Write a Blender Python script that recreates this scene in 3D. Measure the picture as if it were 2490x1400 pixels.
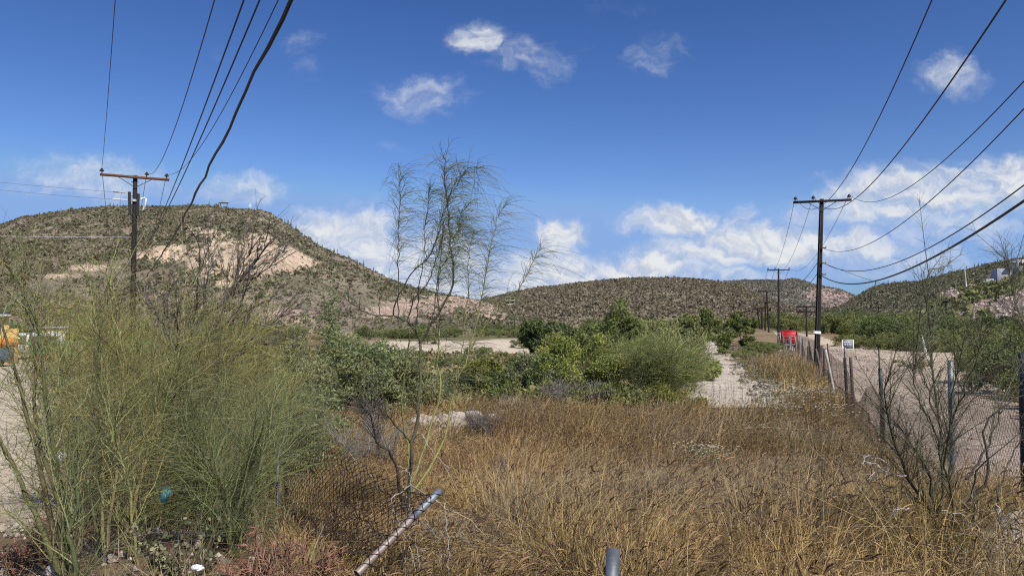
import bpy, math
import numpy as np

# ------------------------------------------------------------------ scene clearing
for o in list(bpy.data.objects):
    bpy.data.objects.remove(o)
SC = bpy.context.scene
COL = SC.collection
R = math.radians

# ------------------------------------------------------------------ camera
FPX = 1778.0            # focal length in pixels of the 2490 wide photograph
CZ = 3.2                # eye height above the valley floor (the camera stands on a bank)
PITCH = math.atan(70 / FPX)
cam_d = bpy.data.cameras.new('camera')
cam = bpy.data.objects.new('camera', cam_d)
COL.objects.link(cam)
cam.location = (0, 0, CZ)
cam.rotation_euler = (math.pi / 2 + PITCH, 0, 0)
cam_d.sensor_width = 36
cam_d.lens = 36 * FPX / 2490
cam_d.clip_start = 0.05
cam_d.clip_end = 20000
SC.camera = cam

# ------------------------------------------------------------------ light and exposure
SUN_EL, SUN_AZ = R(50), R(148)      # azimuth clockwise from +Y: behind the camera, to the right
SKY_STRENGTH, SUN_STRENGTH, EXPOSURE = 0.10, 4.4, 0.34
sun_d = bpy.data.lights.new('sun', 'SUN')
sun = bpy.data.objects.new('sun', sun_d)
COL.objects.link(sun)
sun_d.energy = SUN_STRENGTH
sun_d.angle = R(0.5)
sun_d.color = (1.0, 0.95, 0.87)
sun.rotation_euler = (math.pi / 2 - SUN_EL, 0, math.pi - SUN_AZ)
SC.view_settings.view_transform = 'Standard'
SC.view_settings.look = 'None'
SC.view_settings.exposure = EXPOSURE
SC.view_settings.gamma = 1
SC.cycles.filter_width = 1.15
SC.cycles.max_bounces = 6
SC.cycles.transparent_max_bounces = 4
SC.cycles.use_denoising = False

# ------------------------------------------------------------------ pixel helpers (measure the photograph)
_c, _s = math.cos(PITCH), math.sin(PITCH)


def at(px, py, d):
    """The point of the valley seen at photograph pixel (px, py), d metres ahead of the camera."""
    a, b = (px - 1245) / FPX, (700 - py) / FPX
    v = np.array([a, _c - b * _s, _s + b * _c])
    return v / v[1] * d + np.array([0, 0, CZ])


# ------------------------------------------------------------------ world: Nishita sky with clouds
W = bpy.data.worlds.new('World')
SC.world = W
W.use_nodes = True
nt = W.node_tree
nt.nodes.clear()


def nn(tree, t, **kw):
    n = tree.nodes.new(t)
    for k, v in kw.items():
        setattr(n, k, v)
    return n


def lk(tree, a, b):
    tree.links.new(a, b)


def sock(tree, s, v):
    if hasattr(v, 'is_linked') or hasattr(v, 'links'):
        tree.links.new(v, s)
    else:
        s.default_value = v


def math_n(tree, op, a, b=None, c=None, clamp=False):
    n = nn(tree, 'ShaderNodeMath', operation=op)
    n.use_clamp = clamp
    sock(tree, n.inputs[0], a)
    if b is not None:
        sock(tree, n.inputs[1], b)
    if c is not None:
        sock(tree, n.inputs[2], c)
    return n.outputs[0]


def vmath(tree, op, a, b=None):
    n = nn(tree, 'ShaderNodeVectorMath', operation=op)
    sock(tree, n.inputs[0], a)
    if b is not None:
        sock(tree, n.inputs[1], b)
    return n.outputs['Value'] if op in ('LENGTH', 'DOT_PRODUCT') else n.outputs[0]


def mixc(tree, f, a, b, mode='MIX'):
    n = nn(tree, 'ShaderNodeMix', data_type='RGBA', blend_type=mode)
    n.clamp_factor = True
    sock(tree, n.inputs[0], f)
    sock(tree, n.inputs[6], a if not isinstance(a, tuple) else (*a[:3], 1))
    sock(tree, n.inputs[7], b if not isinstance(b, tuple) else (*b[:3], 1))
    return n.outputs[2]


sky = nn(nt, 'ShaderNodeTexSky', sky_type='NISHITA')
sky.sun_disc = False
sky.sun_elevation = SUN_EL
sky.sun_rotation = SUN_AZ
sky.altitude = 200
sky.air_density = 1.0
sky.dust_density = 0.4
sky.ozone_density = 3.0
hs = nn(nt, 'ShaderNodeHueSaturation')
hs.inputs['Saturation'].default_value = 1.18
gm_ = nn(nt, 'ShaderNodeGamma')
gm_.inputs['Gamma'].default_value = 1.35
lk(nt, hs.outputs[0], gm_.inputs['Color'])
hs.inputs['Value'].default_value = 1.0
lk(nt, sky.outputs[0], hs.inputs['Color'])
SKYC = vmath(nt, 'MULTIPLY', gm_.outputs[0], (0.59, 0.48, 0.515))
SKYC = mixc(nt, 1.0, SKYC, (2.0, 3.35, 6.1), 'DARKEN')
tc = nn(nt, 'ShaderNodeTexCoord')
DIR = tc.outputs['Generated']
sep = nn(nt, 'ShaderNodeSeparateXYZ')
lk(nt, DIR, sep.inputs[0])
yv = math_n(nt, 'MAXIMUM', sep.outputs[1], 0.05)
U = math_n(nt, 'DIVIDE', sep.outputs[0], yv)
V = math_n(nt, 'DIVIDE', sep.outputs[2], yv)
cmb = nn(nt, 'ShaderNodeCombineXYZ')
lk(nt, U, cmb.inputs[0])
lk(nt, V, cmb.inputs[1])
UV = cmb.outputs[0]


def noise(tree, vec, scale, detail=6, rough=0.55, dist=0.0, dim='3D'):
    n = nn(tree, 'ShaderNodeTexNoise')
    n.noise_dimensions = dim
    sock(tree, n.inputs['Vector'], vec)
    n.inputs['Scale'].default_value = scale
    n.inputs['Detail'].default_value = detail
    n.inputs['Roughness'].default_value = rough
    n.inputs['Distortion'].default_value = dist
    return n


n1 = noise(nt, UV, 7, 3, 0.5)
n2 = noise(nt, UV, 30, 8, 0.62, 0.2)
warp = vmath(nt, 'SUBTRACT', n1.outputs['Color'], (0.5, 0.5, 0.5))
warp = vmath(nt, 'MULTIPLY', warp, (0.10, 0.07, 0))
warp2 = vmath(nt, 'MULTIPLY', vmath(nt, 'SUBTRACT', n2.outputs['Color'], (0.5, 0.5, 0.5)), (0.05, 0.04, 0))
UVW = vmath(nt, 'ADD', vmath(nt, 'ADD', UV, warp), warp2)
# cumulus (px, py, half width, half height, density): measured in the photograph
CLOUDS = [
    (1165, 90, 75, 62, .75), (1270, 130, 120, 65, .42), (1310, 155, 90, 45, .45), (1590, 120, 85, 55, .38),
    (1010, 235, 115, 60, .5), (1090, 250, 70, 30, .3), (728, 100, 60, 50, .30), (740, 165, 50, 45, .16),
    (2290, 165, 95, 62, .6), (2350, 190, 70, 30, .35), (2240, 195, 70, 25, .3), (940, 370, 60, 18, .16),
    (240, 430, 240, 66, .55), (330, 415, 130, 40, .4), (590, 470, 130, 48, .55), (480, 390, 30, 30, .25), (110, 450, 130, 30, .4),
    (2290, 470, 330, 75, .85), (2460, 420, 160, 62, .9), (2100, 490, 150, 55, .8), (2150, 525, 200, 28, .8), (2000, 440, 110, 22, .25),
    (1640, 545, 140, 38, .95), (1805, 535, 45, 38, .6), (1365, 575, 75, 36, .9), (1480, 620, 60, 26, .3),
    (1850, 590, 250, 44, .95), (1700, 615, 180, 32, .85), (2080, 600, 160, 34, .8), (2250, 610, 90, 26, .4),
    (1560, 650, 170, 34, .95), (1330, 665, 200, 60, .9), (1750, 665, 300, 22, .6), (2150, 640, 280, 34, .55),
    (830, 580, 210, 70, .85), (900, 550, 100, 42, .8), (1010, 640, 240, 70, .8), (1180, 690, 200, 40, .8),
    (2400, 590, 130, 20, .4), (2460, 555, 60, 14, .4), (1500, 5, 130, 20, .12), (520, 115, 60, 40, .10), (1430, 115, 40, 18, .16),
    (1620, 690, 420, 26, .6), (900, 690, 260, 40, .8), (2300, 560, 260, 40, .55), (1960, 545, 120, 34, .5), (-300, 500, 260, 70, .7), (2900, 380, 240, 80, .8), (3300, 560, 400, 60, .8), (-700, 620, 500, 60, .8),
]
acc = None
for (px, py, rx, ry, den) in CLOUDS:
    p = at(px, py, 1.0) - np.array([0, 0, CZ])
    d = vmath(nt, 'SUBTRACT', UVW, (float(p[0]), float(p[2]), 0))
    ry = ry * (1.3 if py > 520 else 1.0)
    d = vmath(nt, 'MULTIPLY', d, (FPX / rx, FPX / ry, 0))
    ln = vmath(nt, 'LENGTH', d)
    m = nn(nt, 'ShaderNodeMapRange', interpolation_type='SMOOTHSTEP')
    lk(nt, ln, m.inputs['Value'])
    m.inputs['From Min'].default_value = 1.3
    m.inputs['From Max'].default_value = 0.35
    m.inputs['To Max'].default_value = den
    acc = m.outputs[0] if acc is None else math_n(nt, 'MAXIMUM', acc, m.outputs[0])
UVN = vmath(nt, 'MULTIPLY', UVW, (1, 1.5, 1))
n3 = noise(nt, UVN, 24, 10, 0.64, 0.35)
n3b = noise(nt, vmath(nt, 'ADD', UVN, (0.006, 0.016, 0)), 24, 10, 0.64, 0.35)
e_ = math_n(nt, 'ADD', acc, math_n(nt, 'MULTIPLY', math_n(nt, 'SUBTRACT', n3.outputs['Fac'], 0.52), 1.25))
th = nn(nt, 'ShaderNodeMapRange', interpolation_type='SMOOTHSTEP')
lk(nt, e_, th.inputs['Value'])
th.inputs['From Min'].default_value = 0.0
th.inputs['From Max'].default_value = 1.18
edge = math_n(nt, 'MULTIPLY', math_n(nt, 'POWER', acc, 0.45), 1.12)
dens = math_n(nt, 'MULTIPLY', th.outputs[0], edge, None, True)
front = math_n(nt, 'GREATER_THAN', sep.outputs[1], 0.06)
dens = math_n(nt, 'MULTIPLY', dens, front)
lit = math_n(nt, 'MULTIPLY_ADD', math_n(nt, 'SUBTRACT', n3.outputs['Fac'], n3b.outputs['Fac']), 4.4, 0.60, True)  # sunlit and shaded cloud sides put into the colour by offset noise
cl_col = mixc(nt, lit, (4.3, 4.75, 5.6), (6.3, 6.45, 6.65))
skyc = mixc(nt, dens, SKYC, cl_col)
bg = nn(nt, 'ShaderNodeBackground')
bg.inputs['Strength'].default_value = SKY_STRENGTH
lk(nt, skyc, bg.inputs['Color'])
wo = nn(nt, 'ShaderNodeOutputWorld')
lk(nt, bg.outputs[0], wo.inputs[0])

# ------------------------------------------------------------------ numpy noise and mesh helpers
RNG = np.random.default_rng(7)


def vnoise(x, y, seed=0):
    x = np.asarray(x, float)
    y = np.asarray(y, float)
    xi, yi = np.floor(x).astype(np.int64), np.floor(y).astype(np.int64)
    fx, fy = x - xi, y - yi
    fx, fy = fx * fx * (3 - 2 * fx), fy * fy * (3 - 2 * fy)

    def h(a, b):
        n = (a * 374761393 + b * 668265263 + seed * 1442695041) & 0x7fffffff
        n = ((n ^ (n >> 13)) * 1274126177) & 0x7fffffff
        n = n ^ (n >> 16)
        return (n & 0xffff) / 65535.0
    return (h(xi, yi) * (1 - fx) + h(xi + 1, yi) * fx) * (1 - fy) + (h(xi, yi + 1) * (1 - fx) + h(xi + 1, yi + 1) * fx) * fy


def fbm(x, y, seed=0, oct=4, gain=0.5):
    t, a, s = 0.0, 1.0, 0.0
    for k in range(oct):
        t = t + a * vnoise(x * 2 ** k + 17.3 * k, y * 2 ** k - 9.1 * k, seed + k)
        s += a
        a *= gain
    return t / s


def sstep(a, b, x):
    t = np.clip((np.asarray(x, float) - a) / (b - a), 0, 1)
    return t * t * (3 - 2 * t)


class MB:
    """Collects vertices, faces and vertex colours; build() links them as one mesh object."""

    def __init__(self):
        self.v, self.c, self.q, self.t, self.n = [], [], [], [], 0

    def add(self, v, q=None, t=None, c=(0.5, 0.5, 0.5)):
        v = np.asarray(v, np.float32).reshape(-1, 3)
        c = np.asarray(c, np.float32)
        if c.ndim == 1:
            c = np.broadcast_to(c, (len(v), 3))
        self.v.append(v)
        self.c.append(c.reshape(-1, 3))
        if q is not None and len(q):
            self.q.append(np.asarray(q, np.int32).reshape(-1, 4) + self.n)
        if t is not None and len(t):
            self.t.append(np.asarray(t, np.int32).reshape(-1, 3) + self.n)
        self.n += len(v)

    def tubes(self, P, rad, sides=3, c=(0.5, 0.5, 0.5), cap=False):
        """P (N,K,3) paths, rad (N,K) or (K,) or scalar, c colour (3,), (N,3) or (N,K,3)"""
        P = np.asarray(P, float)
        if P.ndim == 2:
            P = P[None]
        N, K, _ = P.shape
        rad = np.broadcast_to(np.asarray(rad, float), (N, K))
        T = np.empty_like(P)
        T[:, 1:-1] = P[:, 2:] - P[:, :-2]
        T[:, 0] = P[:, 1] - P[:, 0]
        T[:, -1] = P[:, -1] - P[:, -2]
        T /= np.linalg.norm(T, axis=-1, keepdims=True) + 1e-9
        ref = np.zeros((N, 1, 3))
        mean = np.abs(T.mean(1))
        ref[np.arange(N), 0, mean.argmin(1)] = 1
        A = np.cross(T, ref)
        A /= np.linalg.norm(A, axis=-1, keepdims=True) + 1e-9
        B = np.cross(T, A)
        ang = np.arange(sides) * 2 * np.pi / sides
        ring = A[:, :, None] * np.cos(ang)[None, None, :, None] + B[:, :, None] * np.sin(ang)[None, None, :, None]
        V = P[:, :, None] + ring * rad[:, :, None, None]
        i = np.arange(N)[:, None, None] * K * sides
        k = np.arange(K - 1)[None, :, None] * sides
        s = np.arange(sides)[None, None]
        s2 = (s + 1) % sides
        q = np.stack([i + k + s, i + k + s2, i + k + sides + s2, i + k + sides + s], -1)
        c = np.asarray(c, float)
        if c.ndim == 1:
            cc = c
        elif c.ndim == 2:
            cc = np.broadcast_to(c[:, None, None], (N, K, sides, 3))
        else:
            cc = np.broadcast_to(c[:, :, None], (N, K, sides, 3))
        base = self.n
        self.add(V, q, None, cc)
        if cap:
            for n in range(N):
                for kk in (0, K - 1):
                    self.add(P[n, kk], None, None, cc if c.ndim == 1 else cc[n, kk, 0])
                    o = base + (n * K + kk) * sides
                    idx = self.n - 1
                    tri = [[o + a, o + (a + 1) % sides, idx] for a in range(sides)]
                    self.t.append(np.asarray(tri, np.int32))
        return self

    def ribbons(self, P, Wd, side, c):
        """flat tapering blades: P (N,K,3), Wd (N,K) half widths, side (N,3) width direction"""
        N, K, _ = P.shape
        off = side[:, None] * Wd[:, :, None]
        V = np.stack([P - off, P + off], 2)
        i = np.arange(N)[:, None] * K * 2
        k = np.arange(K - 1)[None] * 2
        q = np.stack([i + k, i + k + 1, i + k + 3, i + k + 2], -1)
        cc = np.broadcast_to(c[:, :, None] if c.ndim == 3 else c[:, None, None], (N, K, 2, 3))
        self.add(V, q, None, cc)
        return self

    def quads(self, cen, a, b, c):
        """leaf quads, pointed: centre, half axes"""
        V = np.stack([cen - a, cen - b, cen + a, cen + b], 1)
        n = len(cen)
        q = np.arange(n * 4).reshape(n, 4)
        self.add(V, q, None, np.broadcast_to(c[:, None], (n, 4, 3)))
        return self

    def box(self, lo, hi, c=(0.5, 0.5, 0.5), rot=0.0, org=(0, 0, 0), bev=0.0):
        lo, hi = np.array(lo, float), np.array(hi, float)
        if bev > 0:
            vs = []
            for ax in range(3):
                pass
            b = bev
            # chamfered box: three rings
            x0, y0, z0 = lo
            x1, y1, z1 = hi

            def ring(z, d):
                return [(x0 + b + d, y0 + d, z), (x1 - b - d, y0 + d, z), (x1 - d, y0 + b + d, z), (x1 - d, y1 - b - d, z),
                        (x1 - b - d, y1 - d, z), (x0 + b + d, y1 - d, z), (x0 + d, y1 - b - d, z), (x0 + d, y0 + b + d, z)]
            for z, d in ((z0, b), (z0 + b, 0), (z1 - b, 0), (z1, b)):
                vs += ring(z, d)
            q = [[r * 8 + k, r * 8 + (k + 1) % 8, (r + 1) * 8 + (k + 1) % 8, (r + 1) * 8 + k] for r in range(3) for k in range(8)]
            for r, flip in ((0, True), (3, False)):
                o = r * 8
                qq = [[o, o + 1, o + 2, o + 3], [o + 3, o + 4, o + 7, o], [o + 4, o + 5, o + 6, o + 7]]
                q += [x[::-1] for x in qq] if flip else qq
            V = np.array(vs)
        else:
            V = np.array([[lo[0], lo[1], lo[2]], [hi[0], lo[1], lo[2]], [hi[0], hi[1], lo[2]], [lo[0], hi[1], lo[2]],
                          [lo[0], lo[1], hi[2]], [hi[0], lo[1], hi[2]], [hi[0], hi[1], hi[2]], [lo[0], hi[1], hi[2]]])
            q = [[0, 3, 2, 1], [4, 5, 6, 7], [0, 1, 5, 4], [1, 2, 6, 5], [2, 3, 7, 6], [3, 0, 4, 7]]
        cr, sr = math.cos(rot), math.sin(rot)
        V = np.stack([V[:, 0] * cr - V[:, 1] * sr + org[0], V[:, 0] * sr + V[:, 1] * cr + org[1], V[:, 2] + org[2]], 1)
        self.add(V, q, None, c)
        return self

    def build(self, name, mat, parent=None, smooth=False, **props):
        V = np.concatenate(self.v).astype(np.float32)
        C = np.concatenate(self.c).astype(np.float32)
        org = None
        up_ = parent
        while up_ is not None:      # the meshes are modelled in valley coordinates: make them local to their thing
            V = V - np.array(up_.location, np.float32)
            up_ = up_.parent
        me = bpy.data.meshes.new(name)
        nq = sum(len(x) for x in self.q)
        nt_ = sum(len(x) for x in self.t)
        me.vertices.add(len(V))
        me.vertices.foreach_set('co', V.ravel())
        loops = np.concatenate([np.concatenate(self.q).ravel() if nq else np.zeros(0, np.int32), np.concatenate(self.t).ravel() if nt_ else np.zeros(0, np.int32)]).astype(np.int32)
        me.loops.add(len(loops))
        me.loops.foreach_set('vertex_index', loops)
        me.polygons.add(nq + nt_)
        starts = np.concatenate([np.arange(nq) * 4, nq * 4 + np.arange(nt_) * 3]).astype(np.int32)
        me.polygons.foreach_set('loop_start', starts)
        me.update(calc_edges=True)
        ca = me.color_attributes.new('col', 'FLOAT_COLOR', 'POINT')
        ca.data.foreach_set('color', np.concatenate([C, np.ones((len(C), 1), np.float32)], 1).ravel())
        if smooth:
            me.polygons.foreach_set('use_smooth', np.ones(nq + nt_, bool))
        me.materials.append(mat)
        ob = bpy.data.objects.new(name, me)
        COL.objects.link(ob)
        if parent is not None:
            ob.parent = parent
        for k, v in props.items():
            ob[k] = v
        return ob


def tag(o, label, cat, group=None, kind=None):
    o['label'] = label
    o['category'] = cat
    if group:
        o['group'] = group
    if kind:
        o['kind'] = kind
    return o


def thing(name, loc, label, cat, group=None):
    o = bpy.data.objects.new(name, None)
    o.empty_display_size = 0.2
    COL.objects.link(o)
    o.location = [float(v) for v in loc]
    return tag(o, label, cat, group)


def copy_tree(root, loc, rotz, scale, label=None, group=None):
    r = root.copy()
    COL.objects.link(r)
    r.location = [float(v) for v in loc]
    r.rotation_euler = (0, 0, rotz)
    r.scale = (scale, scale, scale) if not isinstance(scale, tuple) else scale
    if label:
        r['label'] = label
    if group:
        r['group'] = group
    for ch in list(root.children):
        c = ch.copy()
        COL.objects.link(c)
        c.parent = r
        for g in list(ch.children):
            d = g.copy()
            COL.objects.link(d)
            d.parent = c
    return r


# ------------------------------------------------------------------ materials
def mat_attr(name, rough=0.8, trans=0.0, nscale=0.0, namp=0.3, spec=0.3, metal=0.0, bump=0.0, bscale=40, objvar=0.0, n2=None):
    m = bpy.data.materials.new(name)
    m.use_nodes = True
    t = m.node_tree
    bs = t.nodes['Principled BSDF']
    out = t.nodes['Material Output']
    at_ = nn(t, 'ShaderNodeAttribute', attribute_name='col')
    c = at_.outputs['Color']
    geo = nn(t, 'ShaderNodeTexCoord')
    if nscale:
        no = noise(t, geo.outputs['Object'], nscale, 6, 0.65)
        mr = nn(t, 'ShaderNodeMapRange')
        lk(t, no.outputs['Fac'], mr.inputs['Value'])
        mr.inputs['From Min'].default_value = 0.25
        mr.inputs['From Max'].default_value = 0.75
        mr.inputs['To Min'].default_value = 1 - namp
        mr.inputs['To Max'].default_value = 1 + namp
        c = vmath(t, 'MULTIPLY', c, mr.outputs[0])
    if n2:
        no = noise(t, geo.outputs['Object'], n2[0], 5, 0.7)
        mr = nn(t, 'ShaderNodeMapRange')
        lk(t, no.outputs['Fac'], mr.inputs['Value'])
        mr.inputs['From Min'].default_value = 0.3
        mr.inputs['From Max'].default_value = 0.7
        mr.inputs['To Min'].default_value = 1 - n2[1]
        mr.inputs['To Max'].default_value = 1 + n2[1]
        c = vmath(t, 'MULTIPLY', c, mr.outputs[0])
    if objvar:
        oi = nn(t, 'ShaderNodeObjectInfo')
        k = math_n(t, 'MULTIPLY_ADD', oi.outputs['Random'], 2 * objvar, 1 - objvar)
        c = vmath(t, 'MULTIPLY', c, k)
    lk(t, c, bs.inputs['Base Color'])
    bs.inputs['Roughness'].default_value = rough
    bs.inputs['Metallic'].default_value = metal
    bs.inputs['Specular IOR Level'].default_value = spec
    if bump:
        no = noise(t, geo.outputs['Object'], bscale, 6, 0.7)
        b = nn(t, 'ShaderNodeBump')
        b.inputs['Strength'].default_value = bump
        b.inputs['Distance'].default_value = 1.0 / bscale
        lk(t, no.outputs['Fac'], b.inputs['Height'])
        lk(t, b.outputs[0], bs.inputs['Normal'])
    if trans:
        tr = nn(t, 'ShaderNodeBsdfTranslucent')
        lk(t, c, tr.inputs['Color'])
        mx = nn(t, 'ShaderNodeMixShader')
        mx.inputs[0].default_value = trans
        lk(t, bs.outputs[0], mx.inputs[1])
        lk(t, tr.outputs[0], mx.inputs[2])
        lk(t, mx.outputs[0], out.inputs['Surface'])
    return m


M_ground = mat_attr('dry_soil', 0.95, nscale=1.7, namp=0.22, spec=0.1, bump=0.9, bscale=9, n2=(23, 0.3))
M_sand = mat_attr('packed_sand', 0.95, nscale=0.8, namp=0.24, spec=0.1, bump=1.0, bscale=5, n2=(4.5, 0.26))
M_hill = mat_attr('hill_soil', 0.95, nscale=0.16, namp=0.3, spec=0.1, bump=1.0, bscale=0.5, n2=(0.9, 0.45))
M_scrub = mat_attr('scrub_leaf', 0.8, trans=0.15, spec=0.15)
M_grass = mat_attr('dry_grass_blade', 0.7, trans=0.22, spec=0.25)
M_twig = mat_attr('green_twig', 0.6, trans=0.0, spec=0.3)
M_bark = mat_attr('stem_bark', 0.75, nscale=14, namp=0.3, spec=0.25, bump=0.5, bscale=60)
M_leaf = mat_attr('leaf_green', 0.65, trans=0.28, spec=0.3, objvar=0.13)
M_pole = mat_attr('tarred_wood', 0.8, nscale=6, namp=0.4, spec=0.25, bump=0.6, bscale=30)
M_wire = mat_attr('cable_sheath', 0.55, spec=0.3)
M_metal = mat_attr('weathered_galvanised', 0.5, nscale=9, namp=0.25, spec=0.5, metal=0.35, bump=0.2, bscale=60, n2=(40, 0.15))
M_mesh = mat_attr('rusty_wire', 0.6, nscale=3, namp=0.35, spec=0.3, metal=0.2)
M_paint = mat_attr('worn_paint', 0.5, nscale=3, namp=0.1, spec=0.4, n2=(20, 0.07))
M_plaster = mat_attr('painted_plaster', 0.85, nscale=0.8, namp=0.08, spec=0.2, n2=(6, 0.06))
M_stone = mat_attr('pale_stone', 0.9, nscale=3, namp=0.25, spec=0.15, bump=0.8, bscale=12)
M_glass = mat_attr('dark_window_glass', 0.12, spec=0.6)
M_plastic = mat_attr('plastic', 0.35, spec=0.5)
M_flower = mat_attr('white_petals', 0.7, trans=0.2, spec=0.2)
M_rubber = mat_attr('tyre_rubber', 0.85, spec=0.2)

# ------------------------------------------------------------------ ground


def fence_x(y):
    y = np.asarray(y, float)
    return np.where(y < 42, 5.4 + (y - 9) * 0.37, 17.61 + (y - 42) * 0.327)


def gz(x, y):
    """height of the valley floor; the camera stands on a low bank"""
    x = np.asarray(x, float)
    y = np.asarray(y, float)
    bank = 1.7 * (1 - sstep(3.5, 14, y + 0.12 * np.abs(x)))
    und = 0.28 * (fbm(x * 0.09, y * 0.09, 3, 3) - 0.5) * sstep(4, 16, y)
    dip = -0.6 * np.exp(-((y - 90) / 22) ** 2) * sstep(18, 30, x) * (1 - sstep(45, 60, x))
    far = -0.8 * sstep(120, 600, np.hypot(x, y))
    return bank + und + dip + far


def wash_mask(x, y):
    px = x / np.maximum(y, 0.1) * FPX + 1245
    n = fbm(x * 0.12, y * 0.05, 21, 4)
    a = sstep(0.0, 3, y - 60 + (n - .5) * 14) * (1 - sstep(0, 5, y - 100 + (n - .5) * 20)) * sstep(0, 60, px - 880) * (1 - sstep(0, 90, px - 1400))
    cx = 0.262 * y + (n - .5) * 3.5 - 0.4
    wd = 1.9 + 0.012 * y
    b = (1 - sstep(wd * .7, wd * 1.2, np.abs(x - cx))) * sstep(24, 31, y) * (1 - sstep(95, 115, y))
    lot = (1 - sstep(0, 90, px - 150 + (n - .5) * 160 - np.clip(y - 16, 0, 40) * 4)) * sstep(8, 13, y + (n - .5) * 4) * (1 - sstep(90, 110, y))
    c = lot * (px > -900)
    d = (1 - sstep(1.4, 3.2, np.hypot((x + 1.7) * 0.5, (y - 21.5) * 0.9))) * 0.8
    return np.clip(np.maximum(np.maximum(a, b), np.maximum(c, d)), 0, 1)


def road_mask(x, y):
    fx = fence_x(y)
    n = fbm(x * 0.15, y * 0.07, 33, 4)
    return sstep(0.5, 1.3, x - fx + (n - .5) * 1.2) * (1 - sstep(0, 3, x - fx - (9.0 + 6 * np.exp(-((y - 62) / 18) ** 2)) + (n - .5) * 4)) * sstep(5, 8, y) * (1 - sstep(130, 170, y))


def ground_col(x, y):
    n = fbm(x * 0.35, y * 0.35, 5, 4)
    n2_ = fbm(x * 0.06, y * 0.06, 9, 3)
    soil = np.array([0.23, 0.165, 0.10])[None] * (0.75 + 0.6 * n)[:, None]
    green = np.array([0.115, 0.115, 0.05])[None] * (0.7 + 0.6 * n)[:, None]
    g = (sstep(.42, .62, n2_) * 0.7 * sstep(14, 26, y))[:, None]
    c = soil * (1 - g) + green * g
    w = wash_mask(x, y)[:, None]
    sand = np.array([0.56, 0.47, 0.36])[None] * (0.86 + 0.28 * n)[:, None]
    c = c * (1 - w) + sand * w
    return c


def ground_sheet():
    az = np.concatenate([np.linspace(-180, -52, 40, endpoint=False), np.linspace(-52, 52, 520), np.linspace(52, 180, 41)[1:]])
    rr = np.concatenate([[0.0], np.geomspace(0.8, 9000, 330)])
    A, Rr = np.meshgrid(np.radians(az), rr)
    x, y = (Rr * np.sin(A)).ravel(), (Rr * np.cos(A)).ravel()
    z = gz(x, y)
    z = z + 0.05 * (fbm(x * 1.3, y * 1.3, 8, 3) - .5) * (Rr.ravel() < 60)
    n, m = A.shape
    i = np.arange(n - 1)[:, None] * m
    j = np.arange(m - 1)[None]
    q = np.stack([i + j, i + m + j, i + m + j + 1, i + j + 1], -1)
    mb = MB()
    mb.add(np.stack([x, y, z], 1), q, None, ground_col(x, y))
    tag(mb.build('ground', M_ground, smooth=True), 'dry valley floor of brown soil and pale sand', 'ground', kind='structure')


ground_sheet()


def strip(name, label, cat, xs, ys, colf, mat, lift):
    """surface sheet between x limits (functions of y), a few millimetres to centimetres above the soil"""
    mb = MB()
    V, nx = [], len(xs(ys[0]))
    for y in ys:
        x = xs(y)
        V.append(np.stack([x, np.full_like(x, y), gz(x, np.full_like(x, y)) + lift], 1))
    V = np.concatenate(V)
    i = np.arange(len(ys) - 1)[:, None] * nx
    j = np.arange(nx - 1)[None]
    q = np.stack([i + j, i + j + 1, i + nx + j + 1, i + nx + j], -1)
    mb.add(V, q, None, colf(V[:, 0], V[:, 1]))
    return tag(mb.build(name, mat, smooth=True), label, cat, kind='structure')


def road_xs(y):
    fx = float(fence_x(y))
    e0 = 0.55 + 0.7 * (float(fbm(y * 0.3, 3.3, 41, 3)) - .5)
    e1 = 5.8 + 2.2 * (float(fbm(y * 0.2, 8.3, 42, 3)) - .5)
    if y < 12:
        e1 += (12 - y) * 1.0
    return np.linspace(fx + e0, fx + e1, 26)


def road_col(x, y):
    t = (x - fence_x(y)) / 6.5
    n = fbm(x * 0.8, y * 0.12, 51, 4)
    ruts = np.exp(-((t - .33) / .09) ** 2) + np.exp(-((t - .68) / .09) ** 2)
    return np.array([0.47, 0.375, 0.295])[None] * (0.80 + 0.40 * n - 0.20 * ruts + .10 * (fbm(x * 2.5, y * .35, 52, 3) - .5))[:, None]


def berm_xs(y):
    fx = float(fence_x(y))
    e1 = 5.9 + 2.2 * (float(fbm(y * 0.2, 8.3, 42, 3)) - .5)
    w = 7.4 + 9.2 * math.exp(-((y - 64) / 17) ** 2) + 3 * (float(fbm(y * 0.25, 4.4, 43, 3)) - .5)
    return np.linspace(fx + e1 - .5, fx + w, 22)


strip('dirt_road', 'rutted tan dirt road running along the fence towards the hills', 'road', road_xs, np.concatenate([np.arange(4, 40, .5), np.arange(40, 170, 1.5)]), road_col, M_sand, 0.035)
strip('sandy_verge', 'pale sandy verge between the dirt road and the green thicket', 'verge', berm_xs, np.arange(20, 130, 1.0),
      lambda x, y: np.array([0.53, 0.43, 0.32])[None] * (0.8 + 0.4 * fbm(x * .5, y * .3, 61, 4))[:, None], M_sand, 0.045)


def wash_xs(y):
    n = float(fbm(y * 0.1, 2.2, 71, 3)) - .5
    cx = 0.262 * y + n * 3.5 - 0.4
    wd = (1.9 + 0.012 * y) * (0.75 + 0.7 * float(fbm(y * .3, 7.7, 72, 3)))
    if y < 44:
        wd += (44 - y) * .13
    l_ = .9 * (float(fbm(y * .9, 1.1, 74, 3)) - .5)
    r2 = 1.4 * (float(fbm(y * .7, 5.1, 75, 3)) - .5)
    return np.linspace(cx - wd + l_, cx + wd + r2, 14)


strip('sand_wash', 'narrow pale sand wash winding between the shrubs and the grass', 'sand wash', wash_xs, np.arange(26, 112, .8),
      lambda x, y: np.array([0.60, 0.515, 0.42])[None] * (0.82 + 0.36 * fbm(x * .6, y * .5, 73, 4))[:, None], M_sand, 0.04)

# ------------------------------------------------------------------ hills
HILLS = {}


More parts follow.
